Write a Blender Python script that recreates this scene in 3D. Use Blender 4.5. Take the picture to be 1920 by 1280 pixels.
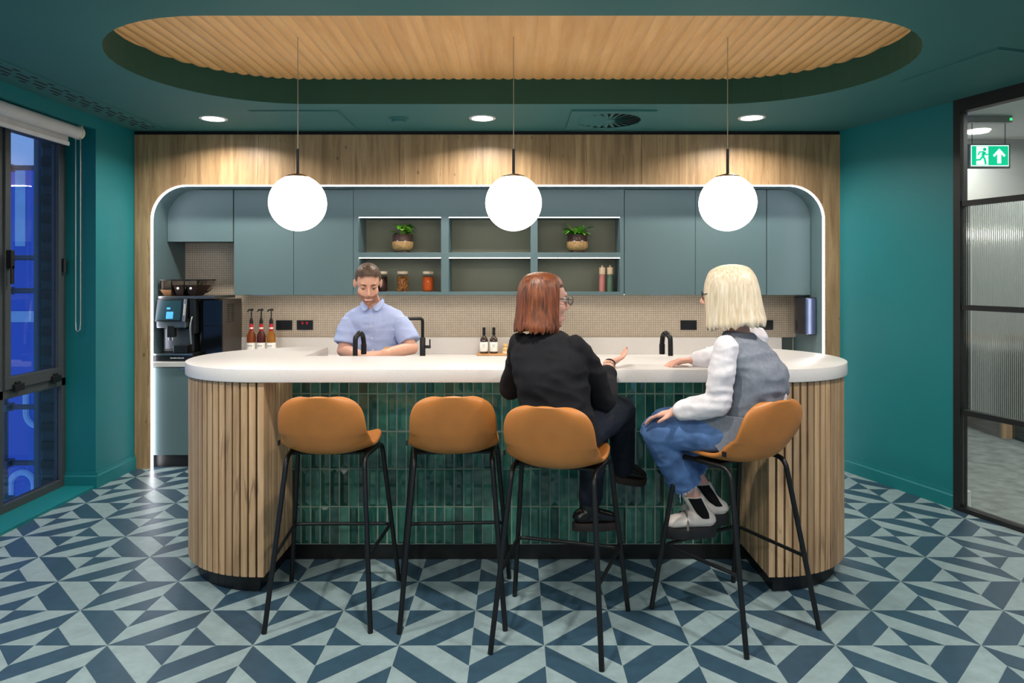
import bpy, bmesh, math, random
from mathutils import Vector, Matrix, noise
random.seed(7)
for _o in list(bpy.data.objects): bpy.data.objects.remove(_o)
scene = bpy.context.scene
COL = scene.collection
PI = math.pi

# ------------------------------------------------------------------ camera, world, exposure
F, CX, CY, H = 1303.0, 968.0, 518.0, 1.55
cam_d = bpy.data.cameras.new('camera'); cam = bpy.data.objects.new('camera', cam_d); COL.objects.link(cam)
cam.location = (0, 0, H); cam.rotation_euler = (PI/2, 0, 0)
cam_d.sensor_width = 36; cam_d.lens = F/1920*36
cam_d.shift_x = -(CX-960)/1920; cam_d.shift_y = -(640-CY)/1920
cam_d.clip_start = .05; cam_d.clip_end = 100
scene.camera = cam
w = bpy.data.worlds.new('night'); scene.world = w; w.use_nodes = True
w.node_tree.nodes['Background'].inputs[0].default_value = (.16, .29, .66, 1)
w.node_tree.nodes['Background'].inputs[1].default_value = 1.3
vs = scene.view_settings
vs.view_transform = 'Standard'; vs.look = 'None'; vs.gamma = 1; vs.use_curve_mapping = False
vs.exposure = 0.0

def area_light(name, loc, size, power, col=(1, .93, .84), rot=(0, 0, 0), spread=160, shape='DISK', sy=None):
    d = bpy.data.lights.new(name, 'AREA'); d.shape = shape; d.size = size
    if sy: d.size_y = sy
    d.energy = power; d.color = col; d.spread = math.radians(spread)
    o = bpy.data.objects.new(name, d); COL.objects.link(o); o.location = loc; o.rotation_euler = rot
    return o
DOWN = [(-2.245, 5.15), (-.25, 5.135), (1.735, 5.12)]
DOWN_ROOM = [(x, y) for y in (2.35, .3, -1.6) for x in (-2.245, -.25, 1.735)]
for x, y in DOWN: area_light('downlight_lamp', (x, y, 2.712), .16, 20, spread=150)
for x, y in DOWN_ROOM: area_light('downlight_lamp', (x, y, 2.712), .16, 31, spread=170)

# ------------------------------------------------------------------ mesh helpers
class MB:
    def __init__(s): s.v = []; s.f = []; s.m = []
    def add(s, vs_, fs_, mi=0):
        o = len(s.v); s.v += [tuple(p) for p in vs_]
        for f in fs_: s.f.append(tuple(i+o for i in f)); s.m.append(mi)
        return s
    def box(s, x0, x1, y0, y1, z0, z1, mi=0):
        return s.add([(x0,y0,z0),(x1,y0,z0),(x1,y1,z0),(x0,y1,z0),(x0,y0,z1),(x1,y0,z1),(x1,y1,z1),(x0,y1,z1)],
                     [(3,2,1,0),(4,5,6,7),(0,1,5,4),(1,2,6,5),(2,3,7,6),(3,0,4,7)], mi)
    def obox(s, c, ux, uy, uz, mi=0):          # oriented box, half vectors
        c, ux, uy, uz = map(Vector, (c, ux, uy, uz))
        P = [c+a*ux+b*uy+d*uz for d in (-1,1) for a, b in ((-1,-1),(1,-1),(1,1),(-1,1))]
        return s.add(P, [(3,2,1,0),(4,5,6,7),(0,1,5,4),(1,2,6,5),(2,3,7,6),(3,0,4,7)], mi)
    def prism(s, pts, z0, z1, mi=0):           # plan outline (ccw), extruded in z
        n = len(pts)
        return s.add([(x,y,z0) for x,y in pts]+[(x,y,z1) for x,y in pts],
                     [tuple(range(n-1,-1,-1)), tuple(range(n,2*n))]+[(i,(i+1)%n,(i+1)%n+n,i+n) for i in range(n)], mi)
    def prism_y(s, pts, y0, y1, mi=0):         # outline in xz, extruded along y
        n = len(pts)
        return s.add([(x,y0,z) for x,z in pts]+[(x,y1,z) for x,z in pts],
                     [tuple(range(n)), tuple(range(2*n-1,n-1,-1))]+[((i+1)%n,i,i+n,(i+1)%n+n) for i in range(n)], mi)
    def lathe(s, prof, c=(0,0,0), n=24, mi=0, caps=True):  # prof: (r,z) bottom to top
        V = []; Fc = []
        for r, z in prof:
            for k in range(n):
                a = 2*PI*k/n; V.append((c[0]+r*math.cos(a), c[1]+r*math.sin(a), c[2]+z))
        m = len(prof)
        for j in range(m-1):
            for k in range(n):
                Fc.append((j*n+k, j*n+(k+1)%n, (j+1)*n+(k+1)%n, (j+1)*n+k))
        V.append((c[0],c[1],c[2]+prof[0][1])); V.append((c[0],c[1],c[2]+prof[-1][1]))
        for k in range(n if caps else 0):
            Fc.append((m*n, (k+1)%n, k)); Fc.append((m*n+1, (m-1)*n+k, (m-1)*n+(k+1)%n))
        if not caps: V = V[:-2]
        return s.add(V, Fc, mi)
    def loft(s, secs, n=20, mi=0):             # secs: (centre, u, v)
        V = []; Fc = []
        for c, u, v in secs:
            c, u, v = Vector(c), Vector(u), Vector(v)
            for k in range(n):
                a = 2*PI*k/n; V.append(c+u*math.cos(a)+v*math.sin(a))
        m = len(secs)
        for j in range(m-1):
            for k in range(n): Fc.append((j*n+k, j*n+(k+1)%n, (j+1)*n+(k+1)%n, (j+1)*n+k))
        V.append(Vector(secs[0][0])); V.append(Vector(secs[-1][0]))
        for k in range(n):
            Fc.append((m*n, (k+1)%n, k)); Fc.append((m*n+1, (m-1)*n+k, (m-1)*n+(k+1)%n))
        return s.add(V, Fc, mi)
    def tube(s, path, r, n=10, mi=0):          # polyline tube, flat ends
        P = [Vector(p) for p in path]; R = r if isinstance(r, (list, tuple)) else [r]*len(P)
        secs = []; prev = None
        for i, p in enumerate(P):
            d = (P[min(i+1,len(P)-1)]-P[max(i-1,0)]).normalized()
            if prev is None:
                a = Vector((0,0,1)) if abs(d.z) < .9 else Vector((1,0,0))
                u = d.cross(a).normalized()
            else:
                u = (prev - d*prev.dot(d)).normalized()
            prev = u; secs.append((p, u*R[i], d.cross(u)*R[i]))
        return s.loft(secs, n, mi)
    def cap(s, p0, r0, p1, r1, n=14, mi=0):    # tapered capsule
        p0, p1 = Vector(p0), Vector(p1); d = (p1-p0)
        L = d.length; d = d/L if L > 1e-6 else Vector((0,0,1))
        a = Vector((0,0,1)) if abs(d.z) < .9 else Vector((1,0,0))
        u = d.cross(a).normalized(); v = d.cross(u); secs = []
        for t in (-.98,-.75,-.4,0): secs.append((p0+d*r0*t, u*r0*math.sqrt(1-t*t), v*r0*math.sqrt(1-t*t)))
        for t in (0,.4,.75,.98): secs.append((p1+d*r1*t, u*r1*math.sqrt(1-t*t), v*r1*math.sqrt(1-t*t)))
        return s.loft(secs, n, mi)
    def ell(s, c, r, M=None, n=18, mi=0):      # ellipsoid, optional rotation
        M = M or Matrix.Identity(3); c = Vector(c); secs = []
        for i in range(11):
            t = -.985+1.97*i/10; q = math.sqrt(1-t*t)
            secs.append((c+M@Vector((0,0,r[2]*t)), M@Vector((r[0]*q,0,0)), M@Vector((0,r[1]*q,0))))
        return s.loft(secs, n, mi)
    def xf(s, M):
        s.v = [tuple(M@Vector(p)) for p in s.v]; return s

def arc(c, r, a0, a1, n):                      # plan arc points, degrees
    return [(c[0]+r*math.cos(math.radians(a0+(a1-a0)*i/n)), c[1]+r*math.sin(math.radians(a0+(a1-a0)*i/n))) for i in range(n+1)]
def smooth_path(P, k=6):                       # Catmull-Rom
    P = [Vector(p) for p in P]; out = []
    for i in range(len(P)-1):
        a, b, c, d = P[max(i-1,0)], P[i], P[i+1], P[min(i+2,len(P)-1)]
        for j in range(k):
            t = j/k
            out.append(.5*((2*b)+(c-a)*t+(2*a-5*b+4*c-d)*t*t+(3*b-a-3*c+d)*t**3))
    out.append(P[-1]); return out
def bend_path(P, r, k=5):                      # polyline with rounded corners
    P = [Vector(p) for p in P]; out = [P[0]]
    for i in range(1, len(P)-1):
        a = (P[i-1]-P[i]); b = (P[i+1]-P[i]); ra = min(r, a.length*.49, b.length*.49)
        A = P[i]+a.normalized()*ra; B = P[i]+b.normalized()*ra
        for j in range(k+1):
            t = j/k; out.append(A*(1-t)**2+P[i]*2*t*(1-t)+B*t*t)
    out.append(P[-1]); return out

PARENT_LOC = {}
def mesh_from(mb, name, smooth=False, bevel=0, segs=2):
    me = bpy.data.meshes.new(name); me.from_pydata(mb.v, [], mb.f)
    me.polygons.foreach_set('material_index', mb.m)
    if bevel:
        bm = bmesh.new(); bm.from_mesh(me)
        bmesh.ops.remove_doubles(bm, verts=bm.verts, dist=1e-6)
        es = [e for e in bm.edges if len(e.link_faces) == 2 and e.calc_face_angle(0) > .5]
        bmesh.ops.bevel(bm, geom=es, offset=bevel, segments=segs, profile=.5, affect='EDGES', clamp_overlap=True)
        bm.to_mesh(me); bm.free()
    if smooth:
        me.polygons.foreach_set('use_smooth', [True]*len(me.polygons))
        if smooth != 'all':
            try: me.set_sharp_from_angle(angle=math.radians(40))
            except Exception: pass
    me.update(); return me
def obj(name, mb, mat, parent=None, smooth=False, bevel=0, local=False, me=None):
    me = me or mesh_from(mb, name, smooth, bevel)
    if mat is not None:
        for m in (mat if isinstance(mat, (list, tuple)) else [mat]): me.materials.append(m)
    o = bpy.data.objects.new(name, me); COL.objects.link(o)
    if parent is not None:
        o.parent = parent
        if not local and parent.name in PARENT_LOC: o.matrix_parent_inverse = PARENT_LOC[parent.name].inverted()
    return o
def inst(name, me, parent, loc=(0,0,0), rz=0):  # a repeat sharing mesh data (world placement)
    o = bpy.data.objects.new(name, me); COL.objects.link(o); o.location = loc; o.rotation_euler = (0,0,rz)
    if parent is not None:
        o.parent = parent
        if parent.name in PARENT_LOC: o.matrix_parent_inverse = PARENT_LOC[parent.name].inverted()
    return o
def tag(o, label=None, cat=None, group=None, kind=None):
    if label: o['label'] = label
    if cat: o['category'] = cat
    if group: o['group'] = group
    if kind: o['kind'] = kind
    return o
def thing(name, label, cat, loc=(0,0,0), rz=0, group=None):
    o = bpy.data.objects.new(name, None); COL.objects.link(o); o.empty_display_size = .05
    o.location = loc; o.rotation_euler = (0,0,rz)
    PARENT_LOC[o.name] = Matrix.Translation(loc) @ Matrix.Rotation(rz, 4, 'Z')
    return tag(o, label, cat, group)
def copy_tree(src, parent=None):
    c = src.copy(); COL.objects.link(c); c.parent = parent
    for ch in list(src.children): copy_tree(ch, c)
    return c

# ------------------------------------------------------------------ materials
def lin(c): return tuple((x/12.92 if x <= .04045 else ((x+.055)/1.055)**2.4) for x in (v/255 for v in c))
def new_mat(name):
    m = bpy.data.materials.new(name); m.use_nodes = True
    nt = m.node_tree; return m, nt, nt.nodes['Principled BSDF']
def nd(nt, t, **kw):
    n = nt.nodes.new(t)
    for k, v in kw.items():
        if k in n.inputs: n.inputs[k].default_value = v
        else: setattr(n, k, v)
    return n
def coords(nt, kind, scale=(1,1,1), rot=(0,0,0)):
    mp = nd(nt, 'ShaderNodeMapping'); mp.inputs['Scale'].default_value = scale; mp.inputs['Rotation'].default_value = rot
    if kind == 'World':
        g = nd(nt, 'ShaderNodeNewGeometry'); nt.links.new(g.outputs['Position'], mp.inputs[0])
    else:
        g = nd(nt, 'ShaderNodeTexCoord'); nt.links.new(g.outputs[kind], mp.inputs[0])
    return mp.outputs[0]
def ramp(nt, fac, stops):
    r = nd(nt, 'ShaderNodeValToRGB'); e = r.color_ramp.elements
    while len(e) < len(stops): e.new(.5)
    for i, (p, c) in enumerate(stops): e[i].position = p; e[i].color = (*c, 1)
    nt.links.new(fac, r.inputs[0]); return r.outputs[0]
def mixc(nt, fac, a, b, mode='MIX'):
    m = nd(nt, 'ShaderNodeMix', data_type='RGBA', blend_type=mode)
    for s_, v in ((m.inputs[0], fac), (m.inputs[6], a), (m.inputs[7], b)):
        if isinstance(v, (int, float)): s_.default_value = v
        elif isinstance(v, tuple): s_.default_value = (*v, 1) if len(v) == 3 else v
        else: nt.links.new(v, s_)
    return m.outputs[2]
def bump(nt, b, height, strength=.2, dist=.01):
    n = nd(nt, 'ShaderNodeBump'); n.inputs['Strength'].default_value = strength; n.inputs['Distance'].default_value = dist
    nt.links.new(height, n.inputs['Height']); nt.links.new(n.outputs[0], b.inputs['Normal'])
def plain(name, rgb, rough=.5, metal=0, var=.06, scale=8, kind='Object', bmp=0, spec=None, coat=0, bscale=None):
    m, nt, b = new_mat(name); c = lin(rgb)
    n = nd(nt, 'ShaderNodeTexNoise'); n.inputs['Scale'].default_value = scale; n.inputs['Detail'].default_value = 4
    nt.links.new(coords(nt, kind), n.inputs[0])
    lo = tuple(x*(1-var) for x in c); hi = tuple(min(1, x*(1+var)) for x in c)
    nt.links.new(ramp(nt, n.outputs[0], [(.3, lo), (.7, hi)]), b.inputs['Base Color'])
    b.inputs['Roughness'].default_value = rough; b.inputs['Metallic'].default_value = metal
    if spec is not None: b.inputs['Specular IOR Level'].default_value = spec
    if coat: b.inputs['Coat Weight'].default_value = coat; b.inputs['Coat Roughness'].default_value = .1
    if bmp:
        n2 = nd(nt, 'ShaderNodeTexNoise'); n2.inputs['Scale'].default_value = bscale or scale*6; n2.inputs['Detail'].default_value = 3
        nt.links.new(coords(nt, kind), n2.inputs[0]); bump(nt, b, n2.outputs[0], bmp, .004)
    return m
def emit(name, rgb, strength):
    m, nt, b = new_mat(name); c = lin(rgb)
    b.inputs['Base Color'].default_value = (*c, 1); b.inputs['Emission Color'].default_value = (*c, 1)
    b.inputs['Emission Strength'].default_value = strength; b.inputs['Roughness'].default_value = .4
    return m
def wood(name, dark, light, kind='World', grain=(30,30,1.6), plank=None, rough=.5, rnd=.25, cracks=True, axis='x'):
    m, nt, b = new_mat(name); d, l = lin(dark), lin(light)
    co = coords(nt, kind, grain)
    n = nd(nt, 'ShaderNodeTexNoise'); n.inputs['Scale'].default_value = 1; n.inputs['Detail'].default_value = 6; n.inputs['Roughness'].default_value = .65; n.inputs['Distortion'].default_value = .6
    nt.links.new(co, n.inputs[0])
    c = ramp(nt, n.outputs[0], [(.28, d), (.72, l)])
    oi = nd(nt, 'ShaderNodeObjectInfo')
    r = nd(nt, 'ShaderNodeMapRange'); r.inputs[3].default_value = 1-rnd; r.inputs[4].default_value = 1+rnd*.6
    nt.links.new(oi.outputs['Random'], r.inputs[0])
    if plank:
        br = nd(nt, 'ShaderNodeTexWhiteNoise', noise_dimensions='1D')
        sp = nd(nt, 'ShaderNodeSeparateXYZ'); nt.links.new(coords(nt, 'World'), sp.inputs[0])
        dv = nd(nt, 'ShaderNodeMath', operation='DIVIDE'); nt.links.new(sp.outputs[0 if axis == 'x' else 1], dv.inputs[0]); dv.inputs[1].default_value = plank
        fl = nd(nt, 'ShaderNodeMath', operation='FLOOR'); nt.links.new(dv.outputs[0], fl.inputs[0])
        nt.links.new(fl.outputs[0], br.inputs['W']); nt.links.new(br.outputs['Value'], r.inputs[0])
    sc = nd(nt, 'ShaderNodeVectorMath', operation='SCALE'); nt.links.new(c, sc.inputs[0]); nt.links.new(r.outputs[0], sc.inputs['Scale'])
    out = sc.outputs[0]
    if cracks:
        n3 = nd(nt, 'ShaderNodeTexNoise'); n3.inputs['Scale'].default_value = 1; n3.inputs['Detail'].default_value = 3; n3.inputs['Distortion'].default_value = 1.2
        nt.links.new(coords(nt, kind, (grain[0]*.28, grain[1]*.28, grain[2]*.35)), n3.inputs[0])
        k = ramp(nt, n3.outputs[0], [(.485, (0,0,0)), (.497, (1,1,1)), (.503, (1,1,1)), (.515, (0,0,0))])
        n4 = nd(nt, 'ShaderNodeTexNoise'); n4.inputs['Scale'].default_value = 2.2; nt.links.new(coords(nt, kind), n4.inputs[0])
        g = ramp(nt, n4.outputs[0], [(.5, (0,0,0)), (.62, (.55,.55,.55))])
        mm = nd(nt, 'ShaderNodeMath', operation='MULTIPLY'); nt.links.new(k, mm.inputs[0]); nt.links.new(g, mm.inputs[1])
        out = mixc(nt, mm.outputs[0], out, tuple(x*.22 for x in d))
    if plank:
        nw = nd(nt, 'ShaderNodeTexNoise'); nw.inputs['Scale'].default_value = 3.5; nw.inputs['Detail'].default_value = 5; nt.links.new(coords(nt, 'World', (1, 1, 1)), nw.inputs[0])
        ml = nd(nt, 'ShaderNodeMath', operation='MULTIPLY_ADD'); nt.links.new(nw.outputs[0], ml.inputs[0]); ml.inputs[1].default_value = .05; nt.links.new(sp.outputs[0], ml.inputs[2])
        d2 = nd(nt, 'ShaderNodeMath', operation='DIVIDE'); nt.links.new(ml.outputs[0], d2.inputs[0]); d2.inputs[1].default_value = plank*1.55
        fr2 = nd(nt, 'ShaderNodeMath', operation='FRACT'); nt.links.new(d2.outputs[0], fr2.inputs[0])
        ln_ = ramp(nt, fr2.outputs[0], [(.0, (0,0,0)), (.004, (.85,.85,.85)), (.009, (.85,.85,.85)), (.02, (0,0,0))])
        nm_ = nd(nt, 'ShaderNodeTexNoise'); nm_.inputs['Scale'].default_value = 1; nm_.inputs['Detail'].default_value = 3; nt.links.new(coords(nt, 'World', (5, 5, 6)), nm_.inputs[0])
        mk = ramp(nt, nm_.outputs[0], [(.42, (0,0,0)), (.56, (1,1,1))])
        m3 = nd(nt, 'ShaderNodeMath', operation='MULTIPLY'); nt.links.new(ln_, m3.inputs[0]); nt.links.new(mk, m3.inputs[1])
        out = mixc(nt, m3.outputs[0], out, tuple(x*.2 for x in d))
        vo_ = nd(nt, 'ShaderNodeTexVoronoi'); vo_.inputs['Scale'].default_value = 1; nt.links.new(coords(nt, 'World', (7, 7, 4.2)), vo_.inputs[0])
        kn = ramp(nt, vo_.outputs['Distance'], [(.02, (.8,.8,.8)), (.09, (0,0,0))])
        out = mixc(nt, kn, out, tuple(x*.3 for x in d))
    nt.links.new(out, b.inputs['Base Color']); b.inputs['Roughness'].default_value = rough
    bump(nt, b, n.outputs[0], .12, .003)
    return m
M = {}
M['teal'] = plain('teal_paint', (0, 114, 120), .55, var=.03, scale=2, kind='World', bmp=.02, bscale=300)
M['teal_dark'] = plain('teal_ceiling_paint', (44, 106, 104), .7, var=.03, scale=2, kind='World')
M['recess'] = plain('green_recess_paint', (26, 74, 58), .7, var=.03, scale=2, kind='World')
M['gap'] = plain('black_shadow_gap', (8, 8, 9), .8)
M['black_frame'] = plain('black_powder_coat', (14, 16, 17), .45)
M['grey_frame'] = plain('grey_window_aluminium', (62, 68, 70), .45)
M['white_paint'] = plain('white_paint', (214, 216, 214), .6, var=.02, scale=2, kind='World')
M['grey_wall'] = plain('grey_white_wall', (190, 192, 190), .7, var=.03, scale=2, kind='World')
M['oak'] = wood('oak_laminate', (142, 110, 76), (206, 172, 130), 'World', (22, 22, 1.3), plank=.19, rough=.4, rnd=.13, cracks=False)
M['oak_slat'] = wood('oak_slat', (160, 126, 92), (216, 184, 144), 'World', (26, 26, 1.5), rough=.5, rnd=.28)
M['oak_ceiling'] = wood('oak_ceiling_flute', (218, 162, 98), (238, 188, 126), 'World', (16, 1.5, 16), rough=.5, rnd=.08, cracks=False)
M['black_kick'] = plain('black_plinth', (12, 13, 14), .4)
M['cabinet'] = plain('grey_green_cabinet', (94, 118, 122), .5, var=.02, scale=3, kind='World', bmp=.03, bscale=500)
M['cabinet_in'] = plain('grey_green_carcass', (92, 108, 106), .55, var=.02, scale=3, kind='World')
M['leather'] = plain('tan_leather', (190, 120, 56), .42, var=.08, scale=9, bmp=.12, bscale=260)
M['steel_black'] = plain('black_steel_tube', (18, 19, 20), .38, metal=.2)
M['chrome'] = plain('brushed_steel', (170, 172, 174), .3, metal=1)
M['grout'] = plain('grey_green_grout', (122, 140, 126), .8, kind='World', scale=30)
M['brass'] = plain('bronze_brass', (150, 120, 80), .35, metal=1)
M['globe'] = emit('opal_glass_glow', (255, 244, 226), 7.0)
M['led'] = emit('led_strip_glow', (250, 246, 255), 14.0)
M['down'] = emit('downlight_glow', (255, 246, 232), 12.0)
M['shelf_led'] = emit('shelf_led_glow', (255, 246, 236), 13.0)
def quartz():
    m, nt, b = new_mat('white_speckled_quartz')
    n = nd(nt, 'ShaderNodeTexNoise'); n.inputs['Scale'].default_value = 240; n.inputs['Detail'].default_value = 2
    nt.links.new(coords(nt, 'World'), n.inputs[0])
    c = ramp(nt, n.outputs[0], [(.26, lin((186,181,179))), (.34, lin((228,224,221))), (.68, lin((230,226,223))), (.76, lin((240,238,236)))])
    nt.links.new(c, b.inputs['Base Color']); b.inputs['Roughness'].default_value = .3
    return m
M['quartz'] = quartz()
def mosaic():
    m, nt, b = new_mat('beige_mosaic_tile')
    br = nd(nt, 'ShaderNodeTexBrick'); br.offset = 0; br.squash = 1
    for k, v in (('Scale', 1), ('Mortar Size', .0016), ('Mortar Smooth', .2), ('Brick Width', .02), ('Row Height', .02), ('Bias', 0)): br.inputs[k].default_value = v
    br.inputs['Color1'].default_value = (*lin((206,192,174)), 1); br.inputs['Color2'].default_value = (*lin((196,182,164)), 1); br.inputs['Mortar'].default_value = (*lin((140,124,107)), 1)
    g = nd(nt, 'ShaderNodeNewGeometry'); sp = nd(nt, 'ShaderNodeSeparateXYZ'); cb = nd(nt, 'ShaderNodeCombineXYZ')
    nt.links.new(g.outputs['Position'], sp.inputs[0]); nt.links.new(sp.outputs[0], cb.inputs[0]); nt.links.new(sp.outputs[2], cb.inputs[1])
    nt.links.new(cb.outputs[0], br.inputs['Vector'])
    nt.links.new(br.outputs['Color'], b.inputs['Base Color']); b.inputs['Roughness'].default_value = .4
    inv = nd(nt, 'ShaderNodeMath', operation='SUBTRACT'); inv.inputs[0].default_value = 1; nt.links.new(br.outputs['Fac'], inv.inputs[1])
    bump(nt, b, inv.outputs[0], .4, .002); return m
M['mosaic'] = mosaic()
def green_tile():
    m, nt, b = new_mat('green_glazed_tile')
    oi = nd(nt, 'ShaderNodeObjectInfo')
    c = ramp(nt, oi.outputs['Random'], [(0, lin((28,72,64))), (.5, lin((42,98,86))), (1, lin((62,122,106)))])
    n = nd(nt, 'ShaderNodeTexNoise'); n.inputs['Scale'].default_value = 18; nt.links.new(coords(nt, 'World'), n.inputs[0])
    k = ramp(nt, n.outputs[0], [(.3, (.72,.72,.72)), (.7, (1.15,1.15,1.15))])
    nt.links.new(mixc(nt, 1.0, c, k, 'MULTIPLY'), b.inputs['Base Color']); b.inputs['Roughness'].default_value = .1
    b.inputs['Coat Weight'].default_value = .5; b.inputs['Coat Roughness'].default_value = .04
    bump(nt, b, n.outputs[0], .08, .004); return m
M['green_tile'] = green_tile()
def vinyl(name, rgb):
    m, nt, b = new_mat(name); c = lin(rgb)
    n = nd(nt, 'ShaderNodeTexNoise'); n.inputs['Scale'].default_value = 14; n.inputs['Detail'].default_value = 6; n.inputs['Roughness'].default_value = .7
    nt.links.new(coords(nt, 'World'), n.inputs[0])
    nt.links.new(ramp(nt, n.outputs[0], [(.3, tuple(x*.82 for x in c)), (.7, tuple(x*1.15 for x in c))]), b.inputs['Base Color'])
    b.inputs['Roughness'].default_value = .36; b.inputs['Specular IOR Level'].default_value = .45
    n2 = nd(nt, 'ShaderNodeTexNoise'); n2.inputs['Scale'].default_value = 220; nt.links.new(coords(nt, 'World'), n2.inputs[0]); bump(nt, b, n2.outputs[0], .05, .002)
    return m
M['vinyl_dark'] = vinyl('dark_blue_vinyl', (50, 76, 94)); M['vinyl_light'] = vinyl('pale_sage_vinyl', (138, 159, 163))
def glass(name, rgb=(235,242,240), rough=0.0, ior=1.45):
    m, nt, b = new_mat(name); b.inputs['Base Color'].default_value = (*lin(rgb), 1)
    b.inputs['Transmission Weight'].default_value = 1; b.inputs['Roughness'].default_value = rough; b.inputs['IOR'].default_value = ior
    return m
M['glass'] = glass('clear_glass'); M['reeded'] = glass('reeded_glass', (226,236,230), .12, 1.3); M['smoke'] = glass('smoked_plastic', (214,208,204), .03, 1.15)

# ------------------------------------------------------------------ the setting
ZC = 2.72                                           # ceiling height
YP, YB = 5.60, 6.18                                 # oak surround plane, splashback plane
XL = -3.08                                          # left wall plane
RW0, RW1 = Vector((2.609, 5.60)), Vector((2.930, 4.640))   # right wall (splayed) in plan
RD = (RW1-RW0).normalized(); RN = Vector((-RD.y, RD.x)) # RN points away from the room? fixed below
if RN.x < 0: RN = -RN
def rw(t, off=0): p = RW0+RD*t+RN*off; return (p.x, p.y)

# floor: each cut vinyl piece
S = .30613; FX0, FY0 = .1176, 2.921
floor = obj('floor', MB().box(-3.32, 4.6, -3.2, 6.2, -.06, -.0012), plain('pale_floor_joint', (150,168,168), .6, kind='World'))
tag(floor, 'sage and blue geometric vinyl tile floor', None, kind='structure')
pieces = []
def corner(i, j): return Vector((FX0+i*S, FY0+j*S))
for i in range(-12, 14):
    for j in range(-20, 10):
        cs = {(a, b): corner(i+a, j+b) for a in (0,1) for b in (0,1)}
        if (i+j) % 2 == 0: p, q, n1, n2 = (0,0), (1,1), (1,0), (0,1)      # n1 lower-right, n2 upper-left
        else: p, q, n1, n2 = (1,0), (0,1), (1,1), (0,0)                   # n1 upper-right, n2 lower-left
        e = i % 2
        if (i+j) % 2 == 0: dark = n1 if e == 0 else n2
        else: dark = n1 if e == 1 else n2
        for n in (n1, n2):
            P, Q, N = cs[p], cs[q], cs[n]
            a, b = (P+N)/2, (Q+N)/2
            pieces.append(([P, Q, b, a], n == dark)); pieces.append(([a, b, N], n != dark))
def side(pt): return (pt-RW0).dot(RN)
flist = []
for poly, dk in pieces:
    c = sum(poly, Vector((0,0)))/len(poly)
    if c.x < XL-.1 or c.y > 5.85 or side(c) > .1: continue
    ar = 0; n = len(poly)
    for k in range(n): ar += poly[k].x*poly[(k+1)%n].y-poly[(k+1)%n].x*poly[k].y
    if ar < 0: poly = poly[::-1]
    vis = 0
    if c.y > .8:
        pr = [(CX+F*v.x/v.y, CY+F*H/v.y) for v in poly if v.y > .3]
        inside = [0 <= x <= 1920 and y <= 1280 for x, y in pr]
        if any(inside):
            A = abs(sum(pr[k][0]*pr[(k+1)%len(pr)][1]-pr[(k+1)%len(pr)][0]*pr[k][1] for k in range(len(pr))))/2
            vis = A*(.4+.6*sum(inside)/len(inside))
            if 3.9 < c.y < 5.6 and -1.75 < c.x < 1.75: vis *= .02      # behind the bar
    flist.append((vis, poly, dk))
flist.sort(key=lambda t: -t[0])
def inset(poly, d):
    n = len(poly); out = []
    for k in range(n):
        p0, p1, p2 = poly[k-1], poly[k], poly[(k+1)%n]
        d1 = (p1-p0).normalized(); d2 = (p2-p1).normalized()
        n1 = Vector((-d1.y, d1.x)); n2 = Vector((-d2.y, d2.x)); bs = n1+n2
        out.append(p1+bs*(d/max(.25, 1+n1.dot(n2))))
    return out
stuff = MB()
for k, (vis, poly, dk) in enumerate(flist):
    pts = [tuple(v) for v in inset(poly, .0011)]
    if k < 300: obj('floor_tile', MB().prism(pts, -.004, 0), M['vinyl_dark' if dk else 'vinyl_light'], floor)
    else: stuff.prism(pts, -.004, 0, 0 if dk else 1)
tag(obj('floor_tiles', stuff, [M['vinyl_dark'], M['vinyl_light']], floor), kind='stuff')

# ceiling with a long round-ended recess
RC, RXC, RR, ZR = 3.92, 1.387, .80, 2.89
def stadium(cx, cy, hx, r, n=24): return arc((cx+hx, cy), r, -90, 90, n)+arc((cx-hx, cy), r, 90, 270, n)
def ceiling_mesh():
    bm = bmesh.new()
    hole = [bm.verts.new((x, y, ZC)) for x, y in stadium(-.02, RC, RXC, RR)]
    outer = [bm.verts.new((x, y, ZC)) for x, y in ((-3.6,-3.2),(4.2,-3.2),(4.0,1.7),(2.42,6.3),(-3.6,6.3))]
    for ring in (hole, outer):
        for a, b in zip(ring, ring[1:]+ring[:1]): bm.edges.new((a, b))
    bmesh.ops.triangle_fill(bm, use_beauty=True, edges=bm.edges[:])
    top = [bm.verts.new((v.co.x, v.co.y, ZR+.02)) for v in hole]
    n = len(hole)
    for k in range(n):
        f = bm.faces.new((hole[k], hole[(k+1)%n], top[(k+1)%n], top[k])); f.material_index = 1
    bmesh.ops.recalc_face_normals(bm, faces=bm.faces[:])
    me = bpy.data.meshes.new('ceiling'); bm.to_mesh(me); bm.free(); return me
ceiling = tag(obj('ceiling', None, [M['teal_dark'], M['recess']], me=ceiling_mesh()), 'dark teal ceiling with long round-ended recess', None, kind='structure')
fw = .0677; nfl = 66
fm = MB(); pr = []
for k in range(9):
    t = k/8; x = -fw/2+fw*t; pr.append((x, ZR+.010*(1-math.sin(PI*t))-.004))
fm.prism_y(pr+[(fw/2, ZR+.04), (-fw/2, ZR+.04)], RC-RR-.02, RC+RR+.02)
fme = mesh_from(fm, 'ceiling_flute', True); fme.materials.append(M['oak_ceiling'])
for k in range(nfl): inst('ceiling_flute', fme, ceiling, (-.02+(k-nfl/2+.5)*fw, 0, 0))
# slab above the recess
obj('ceiling_slab', MB().box(-3.6, 4.2, 2.9, 5.0, ZR+.045, ZR+.1), M['recess'], ceiling)

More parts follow.
